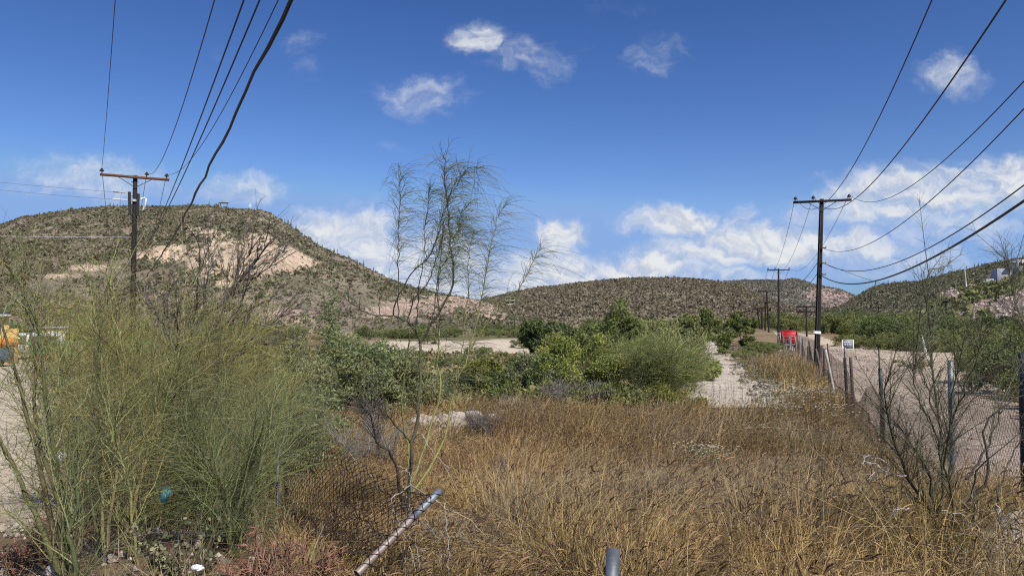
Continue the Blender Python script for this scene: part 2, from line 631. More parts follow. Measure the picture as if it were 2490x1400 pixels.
def hill(name, label, prof, crest, base_ratio, colf, seed, amp=0.05, step=5, nv=90, foot=0.0, expo=0.85):
    """prof: skyline (px, py) list; crest: (px, distance) list; terrain sheet from the foot up over the crest and down behind"""
    prof = np.array(prof, float)
    crest = np.array(crest, float)
    px = np.arange(prof[0, 0], prof[-1, 0] + 1, step)
    py = np.interp(px, prof[:, 0], prof[:, 1])
    k = np.ones(5) / 5
    py = np.convolve(np.pad(py, 2, mode='edge'), k, 'valid')
    dc = np.interp(px, crest[:, 0], crest[:, 1])
    C = np.array([at(a, b, d) for a, b, d in zip(px, py, dc)])
    v = np.concatenate([np.linspace(0, 1, nv), np.linspace(1, 1.5, 16)[1:]])
    rad = base_ratio + (1 - base_ratio) * v
    X = C[None, :, 0] * rad[:, None]
    Y = C[None, :, 1] * rad[:, None]
    up = np.clip(v, 0, 1) ** expo
    down = np.where(v > 1, 1 - (v - 1) * 1.3, 1.0)
    Z = foot + (C[None, :, 2] - foot) * (up * down)[:, None]
    H = np.maximum(C[None, :, 2] - foot, 2)
    sc = 6.0 / np.median(dc)
    env = np.clip(np.sin(np.clip(v, 0, 1) * np.pi), 0, 1)[:, None] ** 0.7
    Z = Z + H * env * (fbm(X * sc, Y * sc, seed, 5, .55) - .5) * amp * 4
    gul = np.abs(fbm(px[None] * 0.012 + v[:, None] * .8, v[:, None] * 1.4, seed + 5, 3) - .5) * 2
    Z = Z - H * env * (1 - gul) ** 4 * amp * 1.1
    Z = Z + H * 0.012 * (fbm(X * sc * 9, Y * sc * 9, seed + 9, 3) - .5)
    Z[0] -= 3
    UU, VV = np.meshgrid(px, v)
    c = colf(UU.ravel(), VV.ravel(), X.ravel(), Y.ravel(), Z.ravel())
    n, m = X.shape
    i = np.arange(n - 1)[:, None] * m
    j = np.arange(m - 1)[None]
    q = np.stack([i + j, i + j + 1, i + m + j + 1, i + m + j], -1)
    mb = MB()
    mb.add(np.stack([X, Y, Z], -1), q, None, c)
    ob = tag(mb.build(name, M_hill, smooth=True), label, 'hill', kind='structure')
    HILLS[label] = dict(X=X, Y=Y, Z=Z, px=px, v=v)
    return HILLS[label]


def sample(H, n, rng, vmax=1.0, vmin=0.02):
    nv = (H['v'] <= vmax).sum() - 1
    X, Y = H['X'][:nv + 1], H['Y'][:nv + 1]
    # cell areas
    ax = np.hypot(np.diff(X, axis=1)[:-1], np.diff(Y, axis=1)[:-1])
    ay = np.hypot(np.diff(X, axis=0)[:, :-1], np.diff(Y, axis=0)[:, :-1])
    w = (ax * ay).ravel()
    idx = rng.choice(len(w), n, p=w / w.sum())
    r, c = np.unravel_index(idx, ax.shape)
    fr, fc = rng.random(n), rng.random(n)

    def g(A):
        return (A[r, c] * (1 - fc) + A[r, c + 1] * fc) * (1 - fr) + (A[r + 1, c] * (1 - fc) + A[r + 1, c + 1] * fc) * fr
    UU = H['px'][c] + fc * (H['px'][1] - H['px'][0])
    VV = H['v'][r] + fr * (H['v'][1] - H['v'][0])
    return np.stack([g(H['X']), g(H['Y']), g(H['Z'])], 1), UU, VV


def scrub(name, label, pos, size, col, rng, leaves=12, leaf=0.34, jit=0.25):
    n = len(pos)
    P = rng.normal(0, 1, (n, leaves, 3))
    P /= np.linalg.norm(P, axis=-1, keepdims=True) + 1e-6
    P *= rng.random((n, leaves, 1)) ** 0.4
    P[..., 2] = np.abs(P[..., 2]) * 0.8
    cen = pos[:, None] + P * size[:, None, None] * np.array([.62, .62, .75])
    a = rng.normal(0, 1, (n, leaves, 3))
    a /= np.linalg.norm(a, axis=-1, keepdims=True)
    b = np.cross(a, rng.normal(0, 1, (n, leaves, 3)))
    b /= np.linalg.norm(b, axis=-1, keepdims=True) + 1e-6
    s = size[:, None, None] * leaf * rng.uniform(.6, 1.3, (n, leaves, 1))
    c = col[:, None] * rng.uniform(1 - jit, 1 + jit, (n, leaves, 1))
    mb = MB()
    mb.quads(cen.reshape(-1, 3), (a * s).reshape(-1, 3), (b * s * .7).reshape(-1, 3), c.reshape(-1, 3))
    return tag(mb.build(name, M_scrub), label, 'scrub', kind='stuff')


PINK = np.array([0.35, 0.285, 0.205])
BROWN = np.array([0.32, 0.262, 0.185])
CREAM = np.array([0.73, 0.565, 0.40])


def patch(u, py_, cu, cp, ru, rp):
    return np.sqrt(((u - cu) / ru) ** 2 + ((py_ - cp) / rp) ** 2)


def py_of(x, y, z):
    # photograph row of a terrain point: used only to place the bare rock outcrops where the hill shows them
    return 770 - (z - CZ) / np.maximum(y, 1) * FPX


def bare_left(u, x, y, z):
    p = py_of(x, y, z)
    n = fbm(x * .06, y * .06, 81, 5, .6) - .5
    n2_ = fbm(x * .25, y * .12, 82, 4, .6) - .5
    m = np.maximum.reduce([
        1.22 - patch(u, p, 590, 625, 150, 40), 1.1 - patch(u, p, 690, 640, 70, 24), 1.15 - patch(u, p, 450, 618, 110, 22),
        0.95 - patch(u, p, 515, 570, 75, 22), 1.1 - patch(u, p, 520, 650, 70, 22), 0.85 - patch(u, p, 635, 588, 55, 34),
        0.72 - patch(u, p, 225, 650, 90, 12), 0.8 - patch(u, p, 130, 670, 80, 8), 1.2 - patch(u, p, 710, 770, 60, 16), 0.7 - patch(u, p, 560, 690, 60, 22),
        1.25 - patch(u, p, 1090, 744, 130, 24), 1.1 - patch(u, p, 990, 756, 90, 18), 1.15 - patch(u, p, 1205, 758, 80, 15), .9 - patch(u, p, 930, 768, 70, 10)])
    return sstep(-.05, .4, m + n * 1.3 + n2_ * 0.7)


def col_left(u, v, x, y, z):
    n = fbm(x * .05, y * .05, 83, 5, .6)
    b = bare_left(u, x, y, z)[:, None]
    rock = sstep(.52, .62, fbm(x * .09, y * .09, 84, 4))[:, None]
    c = (PINK * 0.9)[None] * (0.65 + .7 * n)[:, None]
    c = c * (1 - .35 * rock) + np.array([.20, .155, .135])[None] * .35 * rock
    cream_dirt = (.45 * sstep(.45, .62, fbm(x * .16, y * .16 + z * .3, 89, 4)))[:, None]
    low = sstep(705, 735, py_of(x, y, z))[:, None]
    gp_ = (.75 * sstep(.40, .62, fbm(x * .045, y * .045, 86, 5, .6)))[:, None]
    c = c * (1 - gp_) + np.array([.215, .20, .12])[None] * gp_ * (0.7 + .6 * n)[:, None]
    cream = (CREAM[None] * (1 - low) + np.array([.62, .45, .36])[None] * low) * (0.8 + .4 * fbm(x * .2, y * .2, 85, 4))[:, None]
    cream = cream * (1 - cream_dirt) + np.array([.40, .30, .21])[None] * cream_dirt
    return c * (1 - b) + cream * b


LEFT_SKY = [(-700, 640), (-400, 610), (-150, 575), (0, 546), (60, 528), (130, 516), (200, 507), (270, 500), (330, 500), (400, 503), (450, 499), (520, 501), (560, 506), (600, 508),
            (640, 512), (665, 522), (700, 546), (740, 575), (780, 600), (820, 618), (860, 632), (900, 655), (950, 678), (1000, 697), (1060, 712), (1130, 722), (1200, 740), (1280, 762)]
hl = hill('hill', 'steep scrubby hill on the left with a bare cream rock face', LEFT_SKY,
          [(-700, 420), (0, 400), (300, 370), (600, 320), (900, 330), (1280, 340)], .40, col_left, 11, .045, 4, 110)
MID_SKY = [(1000, 762), (1150, 735), (1240, 712), (1300, 700), (1400, 688), (1480, 680), (1560, 675), (1640, 675), (1700, 678), (1750, 685), (1790, 694), (1830, 710), (1870, 728), (1920, 745), (2000, 765), (2060, 772)]


def col_mid(u, v, x, y, z):
    n = fbm(x * .03, y * .03, 91, 5, .6)
    gp_ = (.6 * sstep(.42, .62, fbm(x * .02, y * .02, 92, 5, .6)))[:, None]
    return ((BROWN * 0.98)[None] * (1 - gp_) + np.array([.21, .19, .125])[None] * gp_) * (0.7 + .6 * n)[:, None]


hm = hill('hill', 'long low brown hill dotted with scrub in the middle', MID_SKY, [(1000, 480), (1560, 560), (2060, 500)], .42, col_mid, 12, .03, 4, 100)
FAR_SKY = [(1600, 700), (1700, 688), (1770, 683), (1810, 680), (1850, 680), (1890, 681), (1925, 677), (1950, 680), (1975, 690), (2010, 697), (2040, 702), (2070, 714), (2090, 724), (2150, 745), (2300, 765)]


def far_bare(u, x, y, z):
    p = py_of(x, y, z)
    n = fbm(x * .012, y * .012, 95, 4) - .5
    return sstep(0, .5, np.maximum(1 - patch(u, p, 2010, 718, 75, 22), .9 - patch(u, p, 2040, 735, 60, 18)) + n)


def col_far(u, v, x, y, z):
    n = fbm(x * .02, y * .02, 93, 5, .6)
    b = far_bare(u, x, y, z)[:, None]
    return np.array([.28, .245, .21])[None] * (0.7 + .6 * n)[:, None] * (1 - b) + np.array([.40, .29, .25])[None] * (.75 + .5 * n)[:, None] * b


hf = hill('hill', 'far hill in the gap with a pinkish rocky flank', FAR_SKY, [(1600, 950), (2300, 900)], .6, col_far, 13, .05, 4, 70)
RIGHT_SKY = [(1960, 770), (2040, 745), (2080, 724), (2105, 706), (2130, 694), (2180, 687), (2240, 683), (2290, 668), (2350, 654), (2400, 642), (2440, 634), (2500, 626), (2600, 600), (2800, 560), (3100, 540), (3400, 600)]


def col_right(u, v, x, y, z):
    n = fbm(x * .03, y * .03, 97, 5, .6)
    return np.array([.25, .215, .165])[None] * (0.7 + .6 * n)[:, None]


hr = hill('hill', 'dark green hill rising on the right behind the cut slope', RIGHT_SKY, [(1960, 520), (2200, 520), (2500, 460), (3400, 420)], .55, col_right, 14, .05, 5, 80)
CUT_SKY = [(2090, 800), (2130, 792), (2170, 778), (2210, 766), (2250, 748), (2285, 722), (2295, 705), (2320, 697), (2350, 692), (2380, 688), (2420, 683), (2450, 676), (2490, 662), (2600, 640), (2900, 600), (3300, 640)]


def cut_bare(u, x, y, z):
    p = py_of(x, y, z)
    n = fbm(x * .12, y * .12, 99, 5, .6) - .5
    m = np.maximum.reduce([1.2 - patch(u, p, 2400, 752, 80, 26), 1.2 - patch(u, p, 2480, 745, 80, 36), 1.1 - patch(u, p, 2310, 715, 34, 22), .9 - patch(u, p, 2360, 695, 50, 8),
                           1.0 - patch(u, p, 2200, 778, 70, 10), 1.0 - patch(u, p, 2330, 765, 70, 14)])
    return sstep(0, .35, m + n * 1.0)


def col_cut(u, v, x, y, z):
    n = fbm(x * .1, y * .1, 98, 5, .6)
    b = cut_bare(u, x, y, z)[:, None]
    return np.array([.26, .215, .14])[None] * (0.7 + .6 * n)[:, None] * (1 - b) + np.array([.36, .265, .22])[None] * (.7 + .6 * n)[:, None] * b


hc = hill('hill', 'pinkish cut slope with rubble below the white house', CUT_SKY, [(2090, 210), (2300, 190), (2490, 175), (3300, 190)], .5, col_cut, 15, .05, 5, 80, foot=0)
r_ = np.random.default_rng(21)


def scrub_cols(n, rng, base, var=.3):
    base = np.asarray(base)
    k = rng.integers(0, len(base), n)
    return base[k] * rng.uniform(1 - var, 1 + var, (n, 1))


GREENS = [(.155, .158, .088), (.135, .14, .075), (.185, .178, .105), (.19, .165, .11), (.235, .20, .14), (.165, .155, .095)]
P_, u_, v_ = sample(hl, 70000, r_)
keep = r_.random(len(P_)) > bare_left(u_, P_[:, 0], P_[:, 1], P_[:, 2]) * .82
keep &= fbm(P_[:, 0] * .07, P_[:, 1] * .07, 101, 4) + r_.random(len(P_)) * .40 > .60
P_ = P_[keep]
scrub('hillside_scrub', 'olive scrub covering the steep left hill', P_, r_.lognormal(-.5, .5, len(P_)).clip(.22, 2.2) * (.6 + .8 * fbm(P_[:, 0] * .05, P_[:, 1] * .05, 102, 3)), scrub_cols(len(P_), r_, GREENS, .4), r_, 16, .26)
P_, u_, v_ = sample(hm, 30000, r_)
scrub('hillside_scrub', 'dense dark scrub dotting the long low middle hill', P_, r_.lognormal(-.1, .45, len(P_)).clip(.35, 2.6), scrub_cols(len(P_), r_, [(.175, .15, .10), (.20, .17, .115), (.15, .135, .085), (.235, .195, .14)], .3), r_, 11, .30)
P_, u_, v_ = sample(hf, 26000, r_)
keep = r_.random(len(P_)) > far_bare(u_, P_[:, 0], P_[:, 1], P_[:, 2]) * .7
P_ = P_[keep]
scrub('hillside_scrub', 'grey green scrub on the far hill in the gap', P_, r_.gamma(4, .22, len(P_)) + .6, scrub_cols(len(P_), r_, [(.175, .17, .125), (.15, .15, .11), (.20, .175, .135)], .3), r_, 9, .30)
P_, u_, v_ = sample(hr, 34000, r_)
scrub('hillside_scrub', 'dark green scrub on the right hill', P_, r_.lognormal(-.05, .45, len(P_)).clip(.4, 2.6), scrub_cols(len(P_), r_, [(.13, .135, .08), (.155, .15, .09), (.115, .115, .07), (.19, .17, .115)], .3), r_, 13, .25)
P_, u_, v_ = sample(hc, 9000, r_)
keep = r_.random(len(P_)) > cut_bare(u_, P_[:, 0], P_[:, 1], P_[:, 2]) * .95
P_ = P_[keep]
scrub('hillside_scrub', 'green scrub between the bare patches of the cut slope', P_, r_.gamma(4, .2, len(P_)) + .3, scrub_cols(len(P_), r_, [(.17, .185, .075), (.145, .165, .065), (.22, .20, .10)], .25), r_, 14, .28)
# rubble on the cut slope
P_, u_, v_ = sample(hc, 9000, r_)
keep = r_.random(len(P_)) < cut_bare(u_, P_[:, 0], P_[:, 1], P_[:, 2])
P_ = P_[keep]
mb = MB()
n = len(P_)
sz = r_.gamma(2, .09, n)[:, None, None] + .08
oct_ = np.array([[1, 0, 0], [0, 1, 0], [-1, 0, 0], [0, -1, 0], [0, 0, .8], [0, 0, -.6]])
V_ = P_[:, None] + oct_[None] * sz * r_.uniform(.6, 1.3, (n, 6, 3))
tri = np.array([[0, 1, 4], [1, 2, 4], [2, 3, 4], [3, 0, 4], [1, 0, 5], [2, 1, 5], [3, 2, 5], [0, 3, 5]])
mb.add(V_, None, tri[None] + np.arange(n)[:, None, None] * 6, np.broadcast_to((np.array([.50, .42, .37]) * r_.uniform(.6, 1.25, (n, 1)))[:, None], (n, 6, 3)))
tag(mb.build('rubble', M_stone), 'pale broken rubble scattered on the cut slope', 'rubble', kind='stuff')


def hill_point(H, px, v):
    j = int(np.abs(H['px'] - px).argmin())
    i = int(np.abs(H['v'] - v).argmin())
    return np.array([H['X'][i, j], H['Y'][i, j], H['Z'][i, j]])

# ------------------------------------------------------------------ cacti, buildings and marks on the hills
CACTUS_C = (.15, .17, .09)


def cactus_mesh(seed, arms):
    rg = np.random.default_rng(seed)
    mb = MB()
    mb.tubes(np.array([[0, 0, -.5], [0, 0, 1.5], [.04, 0, 3.5], [0, .03, 5.2], [0, 0, 5.5]]), np.array([.25, .3, .3, .24, .05]), 8, CACTUS_C)
    for k in range(arms):
        a = rg.uniform(0, 6.28)
        h = rg.uniform(1.2, 2.4)
        d = np.array([math.cos(a), math.sin(a), 0]) * rg.uniform(.55, .8)
        t = rg.uniform(3.6, 5.0)
        mb.tubes(np.array([[0, 0, h], d * .7 + [0, 0, h + .15], d + [0, 0, h + .6], d + [0, 0, t - .2], d + [0, 0, t]]), np.array([.16, .2, .21, .18, .04]), 7, CACTUS_C)
    return mb


protos = []
rc = np.random.default_rng(5)
spots = [(hl, u, rc.uniform(.9, 1.0), 'cardon cactus on the right shoulder of the left hill', 'cacti on the left hill shoulder', 1.0) for u in list(np.linspace(690, 905, 26) + rc.uniform(-4, 4, 26))]
spots += [(hl, u, rc.uniform(.93, 1.0), 'cardon cactus on the crest of the left hill', 'cacti on the left hill crest', .75) for u in (92, 96, 141, 150, 268, 276, 300, 420, 455)]
spots += [(hl, rc.uniform(330, 520), rc.uniform(.72, .95), 'cardon cactus on the face of the left hill', 'cacti on the left hill face', .9) for _ in range(30)]
spots += [(hr, u, rc.uniform(.96, 1.0), 'cardon cactus on the skyline of the right hill', 'cacti on the right hill skyline', 1.1) for u in list(np.linspace(2130, 2440, 22) + rc.uniform(-5, 5, 22))]
for k, (H, u, v, lab, grp, s) in enumerate(spots):
    p = hill_point(H, u, v)
    if len(protos) < 4:
        o = cactus_mesh(k, 2 + k % 3).build('cardon_cactus', M_scrub)
        protos.append(o)
    else:
        o = protos[k % 4].copy()
        COL.objects.link(o)
    o.location = p
    o.rotation_euler = (0, 0, rc.uniform(0, 6))
    sc_ = s * rc.uniform(.22, .6)
    o.scale = (sc_, sc_, sc_)
    tag(o, lab, 'cactus', grp)

WHITE, GREYP = (.80, .79, .76), (.34, .36, .39)
# white cross and shade shelter on the summit
p = hill_point(hl, 607, .985)
mb = MB()
mb.box((-.12, -.12, -1), (.12, .12, 2.6), WHITE, bev=.02)
mb.box((-.9, -.1, 1.6), (-.133, .1, 1.85), WHITE, bev=.02)
mb.box((.133, -.1, 1.6), (.9, .1, 1.85), WHITE, bev=.02)
o = tag(mb.build('summit_cross', M_plaster), 'small white cross on the summit of the left hill', 'cross')
o.location = p
p = hill_point(hl, 545, .99)
t = thing('shade_shelter', p, 'tiny flat shade shelter on the crest of the left hill', 'shelter')
mb = MB()
mb.box((-2.0, -1.2, 1.9), (2.0, 1.2, 2.15), (.16, .15, .13), org=p, bev=.04)
mb.build('roof', M_pole, t)
for sx in (-1.5, 1.5):
    mb = MB()
    mb.box((sx - .1, -.1, -1), (sx + .1, .1, 1.898), (.14, .12, .1), org=p)
    mb.build('post', M_pole, t)

# three storey open building on the bank
p = hill_point(hl, 1240, .93)
p[2] -= .3
t = thing('hillside_building', p, 'narrow three storey building with open balconies on the pink bank', 'building')
mb = MB()
GB = (.36, .36, .30)
for k in range(4):
    mb.box((-2.2, -1.6, .6 + k * 1.65), (2.2, 2.4, .85 + k * 1.65), GB, org=p, bev=.02)
mb.build('floor_slab', M_plaster, t)
for sx in (-2.05, 0, 2.05):
    mb = MB()
    for k in range(3):
        mb.box((sx - .11, -1.4, .852 + k * 1.65), (sx + .11, -1.18, .598 + (k + 1) * 1.65), GB, org=p)
    mb.box((sx - .15, -1.4, -2), (sx + .15, -1.1, .598), (.2, .19, .17), org=p)
    mb.build('pillar', M_plaster, t)
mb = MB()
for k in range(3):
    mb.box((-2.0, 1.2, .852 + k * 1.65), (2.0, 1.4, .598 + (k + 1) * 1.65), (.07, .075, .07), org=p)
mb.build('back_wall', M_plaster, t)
for k in range(1, 3):
    mb = MB()
    mb.box((-2.15, -1.68, .853 + k * 1.65), (2.15, -1.61, 1.35 + k * 1.65), (.42, .43, .37), org=p)
    mb.build('balcony_rail', M_plaster, t)

# white house on the cut slope
p = at(2488, 693, 172)
rot = R(-20)
t = thing('white_house', p, 'modern white and grey flat roofed house at the top of the cut slope', 'house')


def hb_(name, lo, hi, c, m, par=None, bev=0.04):
    b = MB().box(lo, hi, c, rot, p, bev)
    return b.build(name, m, par or t)


hb_('grey_wing', (-5.2, 0, -2.5), (.8, 5.5, 4.0), (.42, .43, .45), M_plaster)
low = MB().box((-7.4, .5, -2.5), (-5.203, 5.3, 1.6), (.42, .43, .45), rot, p, .04).build('side_wing', M_plaster, t)
hb_('upper_wing', (-1.2, -.8, 2.6), (3.4, 5.2, 6.0), WHITE, M_plaster)
hb_('main_block', (.803, -1.6, -1.5), (9.5, 6, 2.597), WHITE, M_plaster)
hb_('terrace_wall', (3.6, -1.6, 2.6), (9.5, -1.4, 3.6), WHITE, M_plaster)
hb_('upper_block', (3.403, 1.5, 2.6), (9.5, 6, 6.2), (.72, .71, .68), M_plaster)
hb_('roof_canopy', (-2.6, -1.4, 5.2), (-1.203, 3.5, 5.5), (.4, .4, .4), M_plaster)
for lo, hi in [((-6.9, .42, -.2), (-6.4, .497, .7)), ((-5.0, -.08, -.2), (-4.2, -.003, .8)), ((-1.0, -.08, 1.0), (.2, -.003, 2.2)), ((1.6, -1.68, .3), (4.2, -1.603, 2.2)), ((5.6, -1.68, .3), (8.6, -1.603, 2.2)),
               ((4.2, 1.42, 3.6), (8.6, 1.497, 5.4)), ((-.9, -.88, 4.6), (.1, -.803, 5.3))]:
    w = MB().box(lo, hi, (.03, .035, .04), rot, p).build('window', M_glass, t)
mb = MB().box((-8.8, -.6, -2.5), (-7.403, 4.5, -.1), (.33, .34, .37), rot, p, .04)
mb.build('retaining_wall', M_plaster, t)

# street lamp on the slope
p = at(2350, 694, 165)
t = thing('street_lamp', p, 'thin white street lamp at the rim of the cut slope', 'street lamp')
MB().tubes(np.array([p + [0, 0, -.5], p + [-.15, 0, 1.8], p + [-.32, 0, 3.7]]), np.array([.1, .09, .07]), 8, (.62, .62, .58), True).build('pole', M_paint, t)
MB().tubes(np.array([p + [-.32, 0, 3.66], p + [.1, 0, 3.85], p + [.75, 0, 4.0]]), .05, 6, (.62, .62, .58), True).build('arm', M_paint, t)
MB().box((.7, -.12, 3.93), (1.15, .12, 4.06), (.5, .5, .5), 0, p, .03).build('lamp_head', M_paint, t)

# ------------------------------------------------------------------ poles and wires
TAR = (.022, .018, .015)
BROWNW = (.14, .068, .035)


def arc(a, b, sag, n=40, wob=0, seed=0):
    tt = np.linspace(0, 1, n)[:, None]
    Q = np.asarray(a) + (np.asarray(b) - np.asarray(a)) * tt
    Q[:, 2] -= (4 * sag * tt * (1 - tt))[:, 0]
    if wob:
        s = np.arange(n) * .8
        Q[:, 0] += wob * (vnoise(s, s * 0 + 3, seed) - .5)
        Q[:, 2] += wob * (vnoise(s, s * 0 + 9, seed) - .5)
    return Q


def insulator(p, par, s=1.0):
    prof = [(0, -.02, .012), (0, .07, .015), (0, .09, .05), (0, .11, .11), (0, .14, .125), (0, .155, .075), (0, .165, .085), (0, .19, .09), (0, .205, .05), (0, .22, .06), (0, .25, .055), (0, .265, .02)]
    P = np.array([[p[0], p[1], p[2] + z * s] for _, z, _ in prof])
    return MB().tubes(P, np.array([r for *_, r in prof]) * s, 12, (.035, .025, .022), True).build('insulator', M_plastic, par, smooth=True)


def pole(base, top, armdir, half, arm_drop, offs, label, group, armcol=TAR, rad=.15, ins=True, double=False, sides=12):
    base, top, armdir = np.array(base), np.array(top), np.array([*armdir, 0.0])
    armdir /= np.linalg.norm(armdir)
    t = thing('utility_pole', base, label, 'utility pole', group)
    b2 = base - [0, 0, .6]
    P = b2 + (top - b2) * np.linspace(0, 1, 7)[:, None]
    MB().tubes(P, np.linspace(rad, rad * .68, 7), sides, TAR, True).build('pole_shaft', M_pole, t, smooth=True)
    nrm = np.array([armdir[1], -armdir[0], 0])
    if nrm[1] > 0:
        nrm = -nrm
    pts = []
    for lev in range(2 if double else 1):
        ac = top - [0, 0, arm_drop + lev * .8] + nrm * (rad * .7 + .07)
        a, b = ac - armdir * half, ac + armdir * half
        hh, ww = .065 + (.045 if not ins else 0), .055
        up = np.array([0, 0, 1.0])
        V = np.array([e + sx * nrm * ww + sz * up * hh for e in (a, b) for sx, sz in ((-1, -1), (1, -1), (1, 1), (-1, 1))])
        q = [[0, 1, 2, 3], [7, 6, 5, 4], [0, 4, 5, 1], [1, 5, 6, 2], [2, 6, 7, 3], [3, 7, 4, 0]]
        m = MB()
        m.add(V, q, None, armcol)
        arm = m.build('crossarm', M_pole, t)
        if lev == 0:
            for sg in (-1, 1):
                MB().tubes(np.array([ac + armdir * half * .5 * sg - up * .05 + nrm * .06, ac - up * .55 - nrm * .01]), .018, 4, (.05, .045, .04)).build('brace', M_metal, t)
            for f in offs:
                p_ = ac + armdir * half * f + up * .068
                if ins:
                    insulator(p_, t)
                pts.append(p_ + up * .24)
    return t, pts


wires = []


def wire(label, Q, rad, c=(.03, .03, .032), group='wires of the two pole lines', name='power_line'):
    o = MB().tubes(Q, rad, 5, c).build(name, M_wire, smooth=True)
    return tag(o, label, 'wire', group)


# left pole
D = 39.0
base = at(324, 700, D)
base[2] = gz(base[0], base[1])
top = at(329, 427, D)
tL, ptsL = pole(base, top, (.88, .47), 1.65, .12, (-.95, .33, .92), 'brown armed wooden pole rising from the palo verde thicket', 'large utility poles', BROWNW, .16)
for k, (nm, P1, sag, pr) in enumerate([('outermost', (6.07, -10, 11.27), 1.3, 0), ('middle', (6.72, -10, 10.53), 2.8, 1), ('third', (8.03, -10, 11.58), 2.83, 2)]):
    wire({'outermost': 'leftmost conductor running overhead from the left end of the brown crossarm',
          'middle': 'conductor running overhead from the middle insulator of the brown crossarm',
          'third': 'conductor dipping right from the right insulator of the brown crossarm'}[nm], arc(ptsL[pr], P1, sag, 60), .010)
pA = at(335, 622, D)
wire('thin cable rising from low on the brown pole, upper of its pair', arc(pA, (6.88, -10, 8.69), 1.29, 60, .0, 1), .010, name='communication_cable')
wire('dark cable rising from low on the brown pole, lower of its pair', arc(pA - [0, 0, .06], (8.0, -10, 11.08), 1.43, 60, .0, 2), .013, (.015, .015, .016), name='communication_cable')
wire('thick lumpy black cable crossing the sky beside the left pole', arc(at(345, 683, 39), (7.6, -10, 9.27), 1.08, 70, .07, 3), np.full(70, .020) + .009 * vnoise(np.arange(70) * .9, np.zeros(70), 4), (.018, .017, .017), name='communication_cable')
ptsR = None
for dz in (.35, 1.1, 1.75):
    b = top - [0, 0, dz]
    MB().tubes(np.array([b + [-.19, -.02, 0], b + [.19, -.02, 0]]), .018, 6, (.2, .19, .18), True).build('bolt', M_metal, tL)
# spans beyond the left pole
nxt = [at(281 + k * 30, 640, 88) for k in range(3)]
for k in range(3):
    wire('thin span going on behind the brown crossarm towards the left hill', arc(ptsL[k], nxt[k], 1.2, 30), .014, group='spans behind the left pole')
for k, (py, pe, sg, lab) in enumerate([(470, 436, .1, 'upper of the two thin service wires going left from the brown pole'), (487, 452, .15, 'lower of the two thin service wires going left from the brown pole'), (577, 570, .05, 'white service wire going level left from the brown pole')]):
    a = at(322, py, D)
    wire(lab, arc(a, at(-260, pe - (22 if k < 2 else 2), 40), sg, 24), .008 if k < 2 else .012, (.12, .12, .13) if k < 2 else (.5, .5, .5), 'service wires on the left pole', 'service_wire')
    if k < 2:
        m = MB()
        q0, q1 = at(275, py - 3, D), at(316, py, D)
        Pn = q0 + (q1 - q0) * np.linspace(0, 1, 15)[:, None]
        m.tubes(Pn, np.where(np.arange(15) % 2, .05, .028), 8, (.62, .64, .66), True)
        m.build('strain_insulator', M_plastic, tL, smooth=True)
# cut-out hardware on the pole
for (dx, z0, z1, lean, nm) in [(-.19, .95, 2.0, -.05, 'fuse_block'), (.21, .9, 1.9, .02, 'fuse_block')]:
    b = top - [0, 0, 2.65 - .15]
    MB().tubes(np.array([[b[0] + dx + .0 * lean, b[1] - .1, b[2] + z0 - .6], [b[0] + dx + lean * 1.2, b[1] - .1, b[2] + z1 - .4]]), .085, 6, (.02, .02, .02), True).build(nm, M_pole, tL)
b = top - [0, 0, 1.35]
m = MB()
m.tubes(np.array([b + [.45, -.2, .05], b + [.62, -.2, .12], b + [.72, -.2, .05], b + [.6, -.2, -.5], b + [.5, -.2, -.55]]), .05, 7, (.62, .64, .66), True)
m.build('fused_cutout', M_plastic, tL, smooth=True)
MB().tubes(np.array([top - [0, 0.05, 1.42], top - [0, 0.05, 1.30]]), .175, 12, (.5, .5, .48)).build('pole_band', M_metal, tL)
# right line of poles
rd = np.array([.95, -.31])
D = 42.0
base = at(1984, 905, D)
base[2] = gz(base[0], base[1])
top = at(1998, 484, D)
tR, ptsR = pole(base, top, rd, 1.55, .15, (-.92, -.30, .92), 'tall black pole with white band next to the fence', 'large utility poles', TAR, .17)
for py in (603, 640, 667):
    b = at(1996, py, D)
    MB().box((-.05, -.28, -.05), (.20, -.17, .05), (.16, .155, .15), 0, b, .015).build('cable_bracket', M_metal, tR)
    MB().tubes(np.array([b + [.16, -.2, -.02], b + [.22, -.2, .05], b + [.22, -.2, .14]]), .03, 8, (.3, .3, .3), True).build('spool_insulator', M_plastic, tR)
gw = np.array([base + (top - base) * f + [-.10 * (1 - .3 * f), -.165 + .05 * f, 0] for f in np.linspace(.0, .97, 12)])
MB().tubes(gw, .009, 5, (.16, .15, .14)).build('ground_wire', M_wire, tR)
MB().tubes(np.array([at(1987, 811, D - .02), at(1987.3, 805, D - .02)]), .205, 14, (.8, .8, .78), True).build('white_band', M_paint, tR)
for lab, a, P1, sag, rad in [
    ('leftmost conductor sweeping up from the black pole crossarm', ptsR[0], (-.27, -10, 14.73), 4.96, .011),
    ('second conductor sweeping up from the black pole crossarm', ptsR[1], (-1.24, -10, 8.4), 2.98, .011),
    ('conductor sweeping right from the right end of the black pole crossarm', ptsR[2], (.13, -10, 9.66), 3.05, .011),
    ('single wire leaving the black pole just below its crossarm', at(2001, 603, D), (2.06, -10, 12.32), 3.28, .012),
    ('upper dark cable sagging right from the middle of the black pole', at(2004, 640, D), (4.12, -10, 13.47), 3.95, .016),
    ('lowest thick cable sagging right from the middle of the black pole', at(1993, 667, D), (2.18, -10, 10.15), 3.0, .026)]:
    wire(lab, arc(a, P1, sag, 60), rad)
wire('thin drop wire falling right from the black pole to the thicket', arc(at(2005, 641, D), at(2560, 742, 60), 1.0, 40), .012, group='service wires on the black pole', name='service_wire')
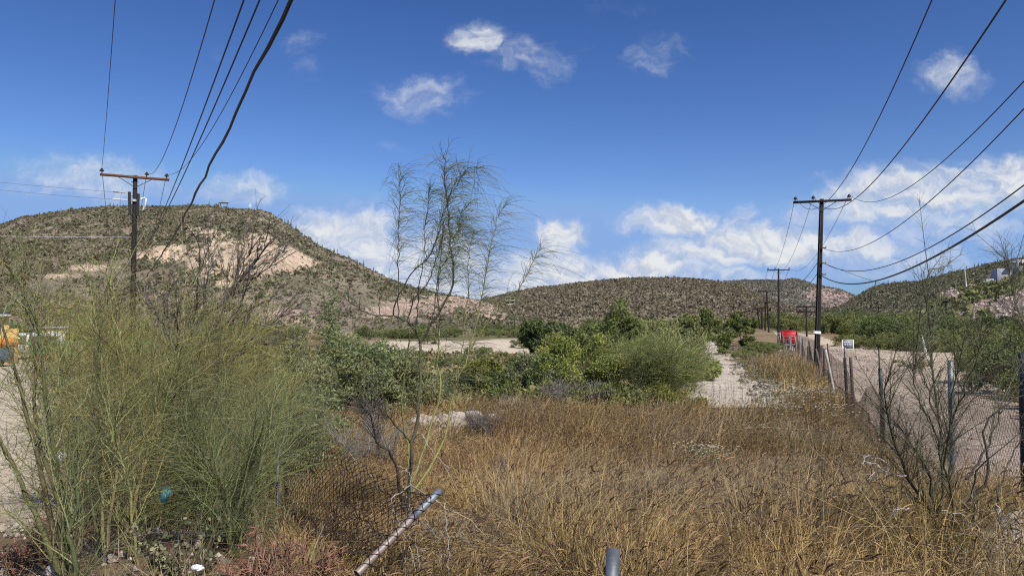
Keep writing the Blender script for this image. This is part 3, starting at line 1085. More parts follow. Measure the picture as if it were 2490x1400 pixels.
PL = [(1893, 653, 826, 102, 1.5, 'second black pole of the row, left of the red truck', 0), (1867, 706, 818, 152, 1.75, 'third pole of the row, leaning slightly, with bare crossarm', -.35), (1861, 733, 815, 172, 1.5, 'fourth pole of the row with a bare crossarm', 0),
      (1853, 747, 814, 186, 1.5, 'fifth thin pole of the row', 0), (1844, 750, 813, 194, 1.3, 'last leaning pole of the row with two crossarms', -.3)]
prev = ptsR
for k, (px, pt, pb, d, half, lab, lean) in enumerate(PL):
    bs = at(px + (3 if k == 1 else 0) + (5 if k == 4 else 0), pb, d)
    bs[2] = float(gz(bs[0], bs[1]))
    tp = at(px - (3 if k == 1 else 0) - (3 if k == 4 else 0), pt, d)
    t_, pts = pole(bs, tp, rd, half, .2, (-.92, -.3, .92), lab, 'row of utility poles along the fence', TAR, .17 + .025 * k, ins=(k == 0), double=(k == 4), sides=8)
    for j in range(3):
        if k < 3:
            wire('conductor span between the poles along the fence', arc(prev[j], pts[j], 1.9 if k == 0 else 1.2, 30), .013 + .006 * k, group='spans between the row of poles')
    if k == 0:
        wire('sagging cable between the black pole and the second pole', arc(at(1987, 640, D), tp - [0, 0, 1.6], 1.3, 30), .018, group='spans between the row of poles')
        wire('lower sagging cable between the black pole and the second pole', arc(at(1986, 667, D), tp - [0, 0, 2.0], 1.6, 30), .018, group='spans between the row of poles')
    prev = pts
for px, pt, pb, d, half, lab, dbl in [(1960, 743, 828, 118, 1.5, 'pole with two crossarms standing behind the red truck', True), (1949, 782, 822, 190, .9, 'short thin pole between the red truck and the double armed pole', False),
                                      (1937, 778, 818, 220, .9, 'short thin pole above the roof of the red truck', False), (2136, 746, 800, 170, 1.5, 'thin pole rising out of the right hand thicket', False),
                                      (2050, 767, 802, 250, 1.8, 'faint pole standing far off between the hills', False), (1999, 775, 810, 260, 1.3, 'faint pole seen just right of the black pole', False), (2300, 730, 790, 120, .6, 'dark pole on the lower cut slope', False)]:
    bs = at(px + 2, pb, d)
    tp = at(px, pt, d)
    pole(bs, tp, (.95, -.2), half, .15, (-.9, .9), lab, 'distant utility poles', TAR, .16, ins=False, double=dbl, sides=7)
bs = at(1251, 810, 120)
t = thing('wooden_post', bs, 'lone dark post standing left of the lime shrub', 'post')
MB().tubes(np.array([bs - [0, 0, .4], at(1252, 768, 120)]), np.array([.1, .08]), 7, TAR, True).build('post_shaft', M_pole, t)

# ------------------------------------------------------------------ right fence
RUST = (.085, .055, .04)
fence = thing('chain_link_fence', (fence_x(20), 20, gz(fence_x(20), 20)), 'long sagging chain link fence on mismatched posts along the dirt road', 'fence')


def on_ground(px, d):
    p_ = at(px, 900, d)
    p_[2] = float(gz(p_[0], p_[1]))
    return p_


def fpost(px, d, pt, rad, c, dx=0.0, mat=M_metal, name='fence_post', ptop=None):
    b_ = on_ground(px, d) - [0, 0, .3]
    t_ = at(px + dx, pt, d)
    P = b_ + (t_ - b_) * np.linspace(0, 1, 6)[:, None]
    return MB().tubes(P, rad, 10, c, True).build(name, mat, fence)


GALV = (.15, .165, .18)
fpost(2488, 6.3, 858, .04, (.03, .03, .032))
fpost(2311, 9.0, 878, .034, GALV)
fpost(2146, 17.6, 895, .045, (.035, .05, .04), -6)
fpost(2140, 17.7, 838, .018, (.05, .035, .03), -3, name='fence_rod')
fpost(2153, 17.5, 960, .03, (.3, .32, .3), -4)
fpost(2060, 25.0, 870, .05, (.03, .022, .02), -6, M_pole)
fpost(2058, 25.1, 842, .02, (.05, .035, .03), -5, name='fence_rod')
fpost(2076, 24.4, 868, .05, (.10, .08, .07), -8, M_pole)
fpost(2074, 24.5, 880, .035, (.5, .48, .45), -4)
fpost(2033, 29.5, 850, .055, (.42, .39, .35), -26, M_pole)
fpost(2021, 31, 858, .035, (.12, .09, .07), -6, M_pole)
fpost(2028, 31, 846, .04, (.06, .045, .04), -16, M_pole)
fpost(2004, 35, 848, .04, (.07, .05, .04), -1, M_pole)
fpost(2016, 33, 835, .03, (.07, .05, .04), -4, M_pole)
rf = np.random.default_rng(77)
for y in np.concatenate([np.arange(37, 60, 1.9), np.arange(60, 104, 2.6)]):
    x = float(fence_x(y)) - .15
    z = float(gz(x, y))
    h = rf.uniform(1.15, 1.75)
    lx, ly = rf.normal(0, .16, 2)
    c = np.array([.20, .17, .15]) * rf.uniform(.2, 1.35)
    MB().tubes(np.array([[x, y, z - .3], [x + lx * .4, y + ly * .4, z + h * .5], [x + lx, y + ly, z + h]]), rf.uniform(.035, .06), 6, c, True).build('fence_stake', M_pole, fence)


def chain(P_of, length, height, pitch, rad, c, name, par, mat=M_mesh, jit=0.0):
    w = pitch / 2 * 1.0
    n = int(length / w)
    m = int(height / w)
    i = np.arange(n)[:, None]
    j = np.arange(m + 1)[None]
    s_ = (i + ((i + j) & 1)) * w
    h_ = np.broadcast_to(j * w, s_.shape) * 1.0
    Q = P_of(s_.ravel() / length, h_.ravel() / height).reshape(n, m + 1, 3)
    return MB().tubes(Q, rad, 3, c).build(name, mat, par)


def fence_pt(y0, y1, hf, lean=0.1):
    def f(s, h):
        y = y0 + (y1 - y0) * s
        x = fence_x(y)
        z = gz(x, y)
        H = hf(y)
        wob = .10 * (fbm(y * .6, h * 2, 201, 3) - .5) + lean * (fbm(y * .15, h * 0, 202, 2) - .5) * h
        return np.stack([x + wob, y + wob * .4, z + .02 + H * h], 1)
    return f


def h_near(y):
    return 1.72 - .12 * np.abs(np.sin(y * .35)) - .75 * np.exp(-((y - 20.8) / 2.1) ** 2)


chain(fence_pt(5.2, 24.5, h_near), 19.5, 1.6, .085, .0019, RUST, 'fence_mesh', fence)
chain(fence_pt(24.5, 62, lambda y: 1.75 + 0 * y, .2), 39, 1.75, .16, .0019, (.12, .08, .06), 'fence_mesh', fence)

# ------------------------------------------------------------------ near posts and the collapsed fence
p0, p1 = at(1485, 1440, 3.12), at(1492, 1334, 3.2)
t = thing('metal_post', p0 - [0, 0, .35], 'short grey metal pipe post standing in the grass at the bottom edge', 'post')
d_ = (p1 - p0) / np.linalg.norm(p1 - p0)
ang = np.linspace(0, 1, 6)[:, None]
Pp = (p0 - d_ * .55) + (p1 - (p0 - d_ * .55)) * ang
rp = .0292
MB().tubes(np.vstack([Pp, p1 + d_ * .0005, p1 - d_ * .004, p1 - d_ * .12]), np.array([rp] * 6 + [rp * .86, rp * .84, rp * .84]), 28, (.165, .18, .195)).build('pipe', M_metal, t, smooth=False)
q0, q1 = at(878, 1384, 3.8), at(1070, 1192, 4.25)
t = thing('collapsed_fence', q0, 'fallen chain link fence hanging on a tilted galvanised pipe', 'fence')
d_ = (q1 - q0) / np.linalg.norm(q1 - q0)
Pp = (q0 - d_ * .03) + (q1 - (q0 - d_ * .03)) * np.linspace(0, 1, 16)[:, None]
tcol = np.linspace(0, 1, 16)
cc = np.array([.27, .215, .18])[None] * (1 - sstep(.55, .8, tcol))[:, None] + np.array([.25, .275, .31])[None] * sstep(.55, .8, tcol)[:, None]
cc = np.vstack([cc, cc[-1] * .5, cc[-1] * .3, cc[-1] * .3])
MB().tubes(np.vstack([Pp, q1 + d_ * .0005, q1 - d_ * .004, q1 - d_ * .1]), np.array([.0200] * 16 + [.0172, .0168, .0168]), 26, cc[None]).build('leaning_pipe', M_metal, t)
bpost = [at(676, 1110, 7.6), at(713, 990, 8.0)]
MB().tubes(np.array([bpost[0] - [0, 0, .5], bpost[0], bpost[1]]), .017, 12, (.10, .11, .12), True).build('leaning_post', M_metal, t)
ca, cb, cc_, cd = at(893, 1372, 3.84), at(1064, 1196, 4.22), at(672, 1232, 6.9), at(714, 992, 7.9)


def fallen(s, h):
    s, h = s[:, None], h[:, None]
    P = (ca * (1 - h) + cb * h) * (1 - s) + (cc_ * (1 - h) + cd * h) * s
    P = P.copy()
    P[:, 2] -= (.10 * np.sin(np.pi * s) * (.4 + .6 * h))[:, 0]
    n_ = fbm(s[:, 0] * 5, h[:, 0] * 4, 211, 3) - .5
    P[:, 2] += .16 * n_
    P[:, 0] += .10 * n_ - .12 * np.sin(np.pi * s[:, 0]) * h[:, 0]
    return P


chain(fallen, 3.5, 1.15, .092, .0031, (.055, .04, .032), 'draped_mesh', t)
# mesh rings clinging to the pipe
m = MB()
for k in range(17):
    f = .04 + .055 * k
    cpt = q0 + (q1 - q0) * f
    a_ = np.linspace(-.3, math.pi + .3, 9) + (k % 2) * .25
    side_ = np.cross(d_, [0, -.6, .8])
    side_ /= np.linalg.norm(side_)
    upv = np.cross(side_, d_)
    m.tubes(cpt + (side_ * np.cos(a_)[:, None] + upv * np.sin(a_)[:, None] * (1 if upv[2] > 0 else -1)) * .0222 + d_ * (a_[:, None] - 1.5) * (.018 if k % 2 else -.018), .0024, 4, (.03, .022, .02))
m.build('mesh_loop', M_mesh, t)

# ------------------------------------------------------------------ truck, sign, stake
RED = (.52, .012, .02)
y0 = 90.0
p = at(1921, 833, y0)
p[2] = float(gz(p[0], p[1])) + .04
t = thing('red_truck', p, 'red high sided truck seen from behind on the dirt road', 'truck')
rot = R(-17)


def tb(name, lo, hi, c, m=M_paint, par=None, bev=.03):
    return MB().box(lo, hi, c, rot, p, bev).build(name, m, par or t)


W2 = .84
body = tb('cargo_body', (-W2, 0, .75), (W2, 3.4, 1.95), RED)
tb('tailgate', (-W2 + .06, -.06, .62), (W2 - .06, -.003, 1.52), RED, par=body)
for z in (.98, 1.3):
    tb('tailgate_rib', (-W2 + .02, -.16, z), (W2 - .02, -.063, z + .1), (.6, .06, .06), par=body)
for sx in (-1, 1):
    tb('corner_post', (sx * W2 - .07 if sx > 0 else -W2 - .07 + .0, -.1, .6), (sx * W2 + .07, .05, 2.05) if sx > 0 else (-W2 + .07, .05, 2.05), (.45, .012, .02), par=body)
tb('load_cover', (-W2 + .1, .1, 1.953), (W2 - .1, 3.2, 2.12), (.30, .012, .015), bev=.08)
tb('chassis', (-.55, .1, .45), (.55, 4.9, .597), (.03, .03, .03))
cab = tb('cab', (-.78, 3.6, .6), (.78, 5.2, 1.98), RED, bev=.12)
tb('rear_window', (-.55, 3.53, 1.35), (.55, 3.597, 1.8), (.03, .035, .04), M_glass, cab)
tb('bumper', (-.8, -.2, .36), (.8, -.08, .5), (.25, .25, .26))
for sx in (-1, 1):
    for yy in (.7, 4.4):
        cx = p + [0, 0, 0]
        a_ = np.array([[sx * .5, yy, .34], [sx * .56, yy, .34], [sx * .78, yy, .34], [sx * .84, yy, .34]])
        cr, sr = math.cos(rot), math.sin(rot)
        A_ = np.stack([a_[:, 0] * cr - a_[:, 1] * sr, a_[:, 0] * sr + a_[:, 1] * cr, a_[:, 2]], 1) + p
        wl = MB().tubes(A_, np.array([.28, .34, .34, .28]), 16, (.02, .02, .02), True).build('wheel', M_rubber, t)
    tb('tail_light', (sx * .66 - .07, -.12, .66), (sx * .66 + .07, -.062, .76), (.45, .02, .02), M_plastic)

p = at(2062, 856, 64)
p[2] = float(gz(p[0], p[1]))
t = thing('roadside_sign', p, 'small white framed sign with grey panel on two posts beside the road', 'sign')
rot = R(-4)
zt = at(2062, 826, 64)[2] - p[2]
for sx in (-.47, .47):
    MB().box((sx - .03, -.03, -.3), (sx + .03, .03, zt), (.72, .70, .66), rot, p).build('post', M_paint, t)
pan = MB().box((-.44, -.02, zt - .78), (.44, .01, zt - .03), (.20, .215, .235), rot, p).build('panel', M_paint, t)
for lo, hi in [((-.44, -.035, zt - .03), (.44, .02, zt + .02)), ((-.44, -.035, zt - .83), (.44, .02, zt - .783))]:
    MB().box(lo, hi, (.66, .65, .62), rot, p).build('rail', M_paint, t)
m = MB()
rs = np.random.default_rng(3)
for row, (z, wds) in enumerate([(zt - .22, (.14, .09, .16, .1)), (zt - .42, (.2, .12, .22))]):
    x = -.36
    for w_ in wds:
        m.box((x, -.026, z - .05), (x + w_, -.0225, z + .05), (.5, .52, .55), rot, p)
        x += w_ + .05
m.build('faded_lettering', M_paint, pan)
m = MB()  # sunlit corner beside the frame's diagonal shadow, painted as a pale triangle
m.add(np.array([[-.44, -.0225, zt - .50], [-.44, -.0225, zt - .77], [-.14, -.0225, zt - .77]]) @ np.array([[math.cos(rot), math.sin(rot), 0], [-math.sin(rot), math.cos(rot), 0], [0, 0, 1]]) + p, None, [[0, 1, 2]], (.62, .62, .6))
m.build('sunlit_corner', M_paint, pan)
p = at(2252, 864, 58)
p[2] = float(gz(p[0], p[1]))
o = MB().tubes(np.array([p - [0, 0, .3], at(2249, 850, 58), at(2242, 812, 58)]), np.array([.13, .12, .05]), 8, (.62, .62, .52), True).build('white_stake', M_paint)
tag(o, 'leaning whitish stake at the edge of the right hand thicket', 'stake')

# ------------------------------------------------------------------ roadside shop and vehicles at far left
DL = 50.0


def lp(px, py, d=DL):
    return at(px, py, d)


b = lp(0, 885)
b[2] = float(gz(b[0], b[1]))
zz = lambda py: lp(0, py)[2] - b[2]
xx = lambda px: (lp(px, 800)[0] - b[0]) * .82
t = thing('painted_shop', b, 'yellow roadside shop with an orange band behind the palo verde', 'building')
MB().box((xx(-420), .0, -.3), (xx(22), 5, zz(770)), (.62, .46, .20), 0, b, .03).build('wall', M_plaster, t)
MB().box((xx(-420), -.06, zz(842)), (xx(46), -.004, zz(822)), (.62, .26, .06), 0, b).build('orange_band', M_plaster, t)
MB().box((xx(22) + .003, .02, -.3), (xx(46), 4.5, zz(800)), (.62, .40, .16), 0, b).build('side_wall', M_plaster, t)
MB().box((xx(-430), -.5, zz(770) + .003), (xx(26), 5.3, zz(764)), (.4, .38, .33), 0, b, .02).build('roof', M_plaster, t)
MB().box((xx(-28), -.07, zz(812)), (xx(2), -.003, zz(788)), (.03, .035, .04), 0, b).build('window', M_glass, t)
MB().tubes(np.array([[b[0] + xx(11), b[1] + 1, b[2] + zz(764)], [b[0] + xx(11), b[1] + 1, b[2] + zz(757)]]), .28, 12, (.05, .05, .05), True).build('roof_tank', M_plastic, t)
t.rotation_euler = (0, 0, R(34))
b2 = lp(8, 885, 46)
b2[2] = float(gz(b2[0], b2[1]))
t = thing('blue_trailer', b2, 'dark blue box trailer standing in front of the yellow shop', 'trailer')
MB().box((-3.2, 0, .28), (.55, 1.9, 1.1), (.035, .075, .13), 0, b2, .05).build('box', M_paint, t)
MB().box((-3.15, .05, 1.102), (.5, 1.85, 1.16), (.05, .06, .07), 0, b2, .02).build('lid', M_paint, t)
for sx in (-2.4, -.2):
    MB().tubes(b2 + np.array([[sx, .0, .27], [sx, .05, .27], [sx, .22, .27], [sx, .26, .27]]), np.array([.2, .26, .26, .2]), 14, (.02, .02, .02), True).build('wheel', M_rubber, t)
t.rotation_euler = (0, 0, R(34))
b3 = lp(66, 872, 56)
b3[2] = float(gz(b3[0], b3[1]))
t = thing('white_van', b3, 'white van parked beyond the yellow shop, half hidden by twigs', 'van')
prof = np.array([[-2.3, .45], [-2.3, 1.0], [-1.5, 1.15], [-.9, 2.0], [2.2, 2.05], [2.4, 1.1], [2.4, .45]])
V_ = np.concatenate([np.stack([prof[:, 0], np.full(7, s_), prof[:, 1]], 1) for s_ in (0, 1.8)]) + b3
m = MB()
m.add(V_, [[k, (k + 1) % 7, 7 + (k + 1) % 7, 7 + k] for k in range(7)], [[0, k + 1, k] for k in range(1, 6)] + [[7, 7 + k, 8 + k] for k in range(1, 6)], (.75, .76, .78))
m.build('body', M_paint, t)
MB().box((-1.0, -.02, 1.2), (-.1, -.003, 1.8), (.04, .05, .06), 0, b3).build('window', M_glass, t)
MB().box((.1, -.02, 1.2), (1.9, -.003, 1.8), (.04, .05, .06), 0, b3).build('window', M_glass, t)
for sx in (-1.5, 1.6):
    MB().tubes(b3 + np.array([[sx, -.02, .36], [sx, .02, .36], [sx, .2, .36]]), np.array([.28, .36, .36]), 14, (.02, .02, .02), True).build('wheel', M_rubber, t)
t.rotation_euler = (0, 0, R(33))
b4 = lp(130, 885, 54)
b4[2] = float(gz(b4[0], b4[1]))
t = thing('mural_wall', b4, 'low green wall painted with white scrawls and pink patches', 'wall')
wl = MB().box((-1.5, 0, -.3), (6.5, .2, 1.5), (.10, .24, .12), 0, b4, .02).build('wall_face', M_plaster, t)
m = MB()
rs = np.random.default_rng(8)
for k in range(16):
    a_ = np.array([rs.uniform(-1.0, 4), -.012, rs.uniform(.55, 1.3)]) + b4
    m.tubes(a_ + np.cumsum(rs.normal(0, .14, (5, 3)) * [1, 0, .9], 0), .03, 4, (.6, .7, .62))
m.build('white_scrawl', M_plaster, wl)
m = MB()
for cx, rx, rz in ((-.6, .5, .2), (.1, .5, .22), (2.2, .6, .2), (3.4, .5, .14), (-.2, .7, .17)):
    a_ = np.linspace(0, 6.283, 22)
    rr_ = 1 + .16 * np.sin(a_ * 7)
    cen = b4 + [cx, -.004 - .002 * cx, .32]
    m.tubes(np.array([cen, cen + [0, -.006, 0]]), .001, 3, (.7, .05, .22))
    ring_ = cen + np.stack([rx * rr_ * np.cos(a_), 0 * a_ - .008, rz * rr_ * np.sin(a_)], 1)
    m.add(np.vstack([cen + [0, -.008, 0], ring_]), None, [[0, k, k + 1] for k in range(1, 22)], (.70, .05, .20))
m.build('pink_patch', M_plaster, wl)
t.rotation_euler = (0, 0, R(30))
b5 = lp(120, 860, 60)
b5[2] = float(gz(b5[0], b5[1]))
t = thing('cream_hut', b5, 'small cream hut behind the green painted wall', 'building')
MB().box((-1.0, 0, -.3), (1.1, 2.5, 2.25), (.72, .64, .42), 0, b5, .03).build('wall', M_plaster, t)
MB().box((-1.2, -.2, 2.253), (1.3, 2.7, 2.38), (.4, .4, .38), 0, b5, .02).build('roof', M_plaster, t)
MB().box((-.3, -.02, .0), (.4, -.003, 1.7), (.2, .14, .08), 0, b5).build('door', M_paint, t)
t.rotation_euler = (0, 0, R(32))

# ------------------------------------------------------------------ vegetation tools


def resample(P, K):
    P = np.asarray(P, float)
    s = np.concatenate([[0], np.cumsum(np.linalg.norm(np.diff(P, axis=0), axis=1))])
    u = np.linspace(0, s[-1], K)
    return np.stack([np.interp(u, s, P[:, i]) for i in range(3)], 1)


def wiggle(P, amp, rng):
    """small irregular bends along a stem"""
    n = rng.normal(0, amp, P.shape)
    n[0] = 0
    return P + n


def spawn(paths, n, rng, t0=.2, t1=1.0, length=.5, lvar=.4, spread=.8, up=0.0, droop=0.0, wind=(0, 0, 0), K=5, shrink=.3, tpow=1.0):
    """n curved child shoots growing from random places on the parent paths (M,K0,3)"""
    M, K0, _ = paths.shape
    L = np.linalg.norm(np.diff(paths, axis=1), axis=-1).sum(1)
    m = rng.choice(M, n, p=L / L.sum())
    t = t0 + (t1 - t0) * rng.random(n) ** tpow
    f = t * (K0 - 1)
    i = np.minimum(f.astype(int), K0 - 2)
    fr = (f - i)[:, None]
    o = paths[m, i] * (1 - fr) + paths[m, i + 1] * fr
    T = paths[m, i + 1] - paths[m, i]
    T /= np.linalg.norm(T, axis=1, keepdims=True) + 1e-9
    r = rng.normal(0, 1, (n, 3))
    r -= (r * T).sum(1, keepdims=True) * T
    r /= np.linalg.norm(r, axis=1, keepdims=True) + 1e-9
    sp = spread * rng.uniform(.6, 1.3, (n, 1))
    d = T * np.cos(sp) + r * np.sin(sp) + np.array([0, 0, up]) + np.array(wind) * .5
    d /= np.linalg.norm(d, axis=1, keepdims=True) + 1e-9
    ln = length * (1 + lvar * rng.normal(0, 1, n)).clip(.25, 2.2) * (1 - shrink * t)
    s = np.linspace(0, 1, K)
    P = o[:, None] + d[:, None] * (ln[:, None] * s)[:, :, None]
    bend = np.array([0, 0, -droop]) + np.array(wind)
    P = P + bend[None, None] * (ln[:, None] * s ** 2)[:, :, None]
    return P, m, t


def taper(N, K, r0, r1):
    return np.broadcast_to(np.linspace(r0, r1, K), (N, K))


def tint(n, base, rng, var=.25, hue=.1):
    c = np.array(base)[None] * rng.uniform(1 - var, 1 + var, (n, 1))
    c = c * (1 + hue * rng.normal(0, 1, (n, 3)) * np.array([1, .6, .8]))
    return c.clip(.005, .9)


def traced(pts, d0, d1=None, K=14, amp=.0, rng=RNG):
    d1 = d0 if d1 is None else d1
    n = len(pts)
    return wiggle(resample([at(x, y, d0 + (d1 - d0) * k / max(1, n - 1)) for k, (x, y) in enumerate(pts)], K), amp, rng)


YG = (.26, .25, .09)      # yellow green palo verde bark
OLIVE = (.175, .185, .07)
GREEN = (.13, .155, .06)
DEADC = (.36, .32, .27)
DARKB = (.055, .042, .034)

# ------------------------------------------------------------------ the sapling in the middle
rs = np.random.default_rng(31)
D = 6.0
SAP = [  # (points, d0, d1, r0, r1, colour, twigs?)
    ([(990, 1255), (995, 1200), (1000, 1130), (1003, 1072), (1012, 1045), (1017, 1000), (1022, 925), (1023, 865), (1022, 830)], 6.0, 6.0, .017, .013, 'trunk', 0),
    ([(1022, 832), (1032, 815), (1050, 785), (1080, 742), (1095, 710), (1103, 680), (1105, 656), (1098, 622), (1094, 560), (1088, 498), (1086, 457), (1082, 425), (1080, 392), (1070, 372)], 6.0, 6.1, .014, .003, 'dark', 1.5),
    ([(1022, 832), (1005, 798), (990, 781), (966, 769), (925, 766), (887, 759), (853, 738), (832, 718)], 6.0, 5.7, .011, .003, 'dark', .8),
    ([(956, 769), (956, 755), (969, 724), (986, 690), (1004, 659), (1028, 635), (1048, 618), (1064, 575), (1079, 512), (1098, 470), (1130, 420)], 5.9, 5.8, .008, .002, 'dark', 1.0),
    ([(967, 775), (969, 697), (968, 649), (969, 594), (971, 526), (973, 457), (973, 416), (968, 395)], 5.9, 6.3, .007, .002, 'dark', 1.1),
    ([(1010, 800), (1014, 759), (1021, 680), (1029, 628), (1034, 560), (1040, 505), (1041, 467), (1052, 445)], 6.0, 6.3, .007, .002, 'dark', .8),
    ([(990, 778), (1004, 731), (1041, 690), (1060, 630), (1072, 587), (1082, 530)], 6.0, 5.7, .007, .002, 'dark', .8),
    ([(925, 766), (921, 740), (928, 705), (950, 680)], 5.8, 5.8, .005, .002, 'dark', .5),
    ([(1025, 824), (1050, 812), (1080, 820), (1110, 832), (1145, 840)], 6.0, 6.3, .006, .002, 'dark', .2),
    ([(1002, 1170), (1025, 1110), (1045, 1045), (1065, 975), (1070, 925), (1062, 885), (1066, 825), (1070, 798), (1066, 740), (1065, 680), (1075, 580), (1090, 520)], 6.0, 6.3, .014, .003, 'yg', .9),
    ([(1000, 1200), (1035, 1150), (1060, 1115), (1075, 1080), (1085, 1045), (1095, 975), (1110, 925), (1135, 875), (1146, 830), (1158, 786), (1172, 724), (1182, 656), (1192, 604), (1202, 556), (1211, 522), (1223, 498), (1244, 480)], 6.0, 6.5, .013, .002, 'yg', .85),
    ([(1135, 875), (1160, 825), (1190, 775), (1223, 738), (1257, 711), (1274, 680), (1292, 642), (1312, 604), (1326, 594)], 6.3, 6.3, .009, .002, 'yg', .75),
    ([(995, 1140), (990, 1080), (980, 1020), (977, 980), (982, 925), (990, 870), (997, 830), (993, 790)], 6.0, 5.8, .011, .005, 'yg', .25),
    ([(1110, 925), (1120, 860), (1128, 790), (1140, 720), (1136, 640), (1150, 560)], 6.3, 6.6, .006, .002, 'yg', .7),
    ([(1050, 785), (1062, 720), (1070, 660), (1090, 620), (1118, 560), (1128, 520)], 6.1, 6.4, .006, .002, 'dark', 1.0),
    ([(1095, 600), (1112, 560), (1122, 520), (1135, 500)], 6.1, 6.2, .005, .002, 'dark', 1.5),
    ([(1090, 480), (1108, 440), (1140, 410), (1175, 405)], 6.1, 6.0, .004, .002, 'dark', .9),
]
b_ = at(990, 1255, D)
sap = thing('palo_verde_sapling', b_, 'slender palo verde sapling with wispy drooping twigs in the middle of the grass', 'tree')
tr, yg = MB(), MB()
tw = []
for pts, d0, d1, r0, r1, kind, k in SAP:
    P = traced(pts, d0, d1, 22, .006, rs)[None]
    rr_ = np.linspace(r0 * (1 if kind == 'trunk' else .8), r1 * .8, 22)[None]
    if kind == 'trunk':
        cg = np.stack([np.array([.07, .06, .05])] * 8 + [np.array([.11, .105, .058])] * 14)[None]
        tr.tubes(np.concatenate([P[:, :1] - [[[0, 0, .5]]], P], 1), np.concatenate([rr_[:, :1] * 1.4, rr_], 1), 9, np.concatenate([cg[:, :1], cg], 1))
    elif kind == 'dark':
        tr.tubes(P, rr_, 6, (.065, .06, .038))
    else:
        yg.tubes(P, rr_, 7, np.array([.30, .29, .10])[None, None] * np.linspace(1, .55, 22)[None, :, None])
    if k:
        L = np.linalg.norm(np.diff(P[0], axis=0), axis=1).sum()
        n = int(145 * k * L / 1.3)
        q, _, _ = spawn(P, n, rs, .30 if L > 1 else .15, .97, .30, .40, .9, .08, .5, (.22, 0, 0), 7, .15, .85)
        tw.append(q)
        q2, _, _ = spawn(q, n // 3, rs, .05, .5, .14, .4, .6, 0, .4, (.15, 0, 0), 7, .2)
        tw.append(q2)
tr.build('trunk', M_bark, sap, smooth=True)
yg.build('green_stem', M_bark, sap, smooth=True)
tw = np.concatenate(tw)
mb = MB()
mb.tubes(tw, taper(len(tw), 7, .0017, .0007), 3, tint(len(tw), (.15, .165, .08), rs, .45))
mb.build('twigs', M_twig, sap)
# dead branches at its foot
DEADB = [
    ([(985, 1245), (970, 1180), (965, 1130), (945, 1095), (917, 1080), (910, 1040), (900, 1005), (875, 985)], .015, .004, DARKB),
    ([(998, 1075), (970, 1040), (945, 1015), (915, 997), (890, 990)], .009, .003, (.10, .09, .05)),
    ([(1000, 1080), (1015, 1052), (1030, 1058), (1038, 1075), (1060, 1110), (1095, 1140)], .007, .002, DEADC),
    ([(965, 1130), (985, 1140), (1000, 1160), (998, 1178)], .007, .003, DEADC),
    ([(998, 1178), (1020, 1192), (1042, 1208), (1070, 1222), (1090, 1240), (1140, 1262), (1185, 1300)], .009, .002, (.42, .37, .22)),
    ([(1000, 1178), (975, 1192), (950, 1212), (955, 1240), (968, 1270), (985, 1310), (1000, 1345), (1010, 1395)], .008, .002, DEADC),
    ([(976, 1192), (992, 1215), (1005, 1243), (1022, 1268)], .005, .002, DEADC),
    ([(1080, 1235), (1088, 1290), (1092, 1335), (1088, 1390)], .006, .003, DEADC),
    ([(1092, 1335), (1075, 1352), (1055, 1372)], .005, .002, DEADC), ([(1092, 1330), (1105, 1300), (1118, 1278)], .005, .002, DEADC),
    ([(1035, 1260), (1055, 1290), (1090, 1302)], .005, .002, DEADC), ([(982, 1310), (980, 1350), (985, 1385)], .005, .002, DEADC), ([(992, 1295), (1010, 1325), (1022, 1385)], .005, .002, DEADC)]
fall = thing('fallen_branch', at(1000, 1300, 4.4), 'bleached bare branches tangled around the tilted pipe below the sapling', 'branch')
for k, (pts, r0, r1, c) in enumerate(DEADB):
    P = traced(pts, 5.9 if k < 4 else 4.6, 5.6 if k < 4 else 4.2, 16, .006, rs)[None]
    m = MB()
    m.tubes(P, np.linspace(r0, r1, 16)[None] * (.62 if k > 1 else 1), 6, c)
    q, _, _ = spawn(P, 9, rs, .3, 1, .16, .4, .8, 0, .1, (0, 0, 0), 4)
    m.tubes(q, taper(len(q), 4, .0022, .001), 3, tint(len(q), (.25, .22, .17), rs))
    if k < 2:
        q, _, _ = spawn(P, 70, rs, .5, 1, .3, .4, .9, .25, 0, (-.1, 0, 0), 5)
        m.tubes(q, taper(len(q), 5, .0026, .001), 3, tint(len(q), (.16, .14, .11), rs))
    m.build('dead_branch' if k < 4 else 'bare_twig', M_bark, sap if k < 4 else fall)

# ------------------------------------------------------------------ palo verde bushes on the left


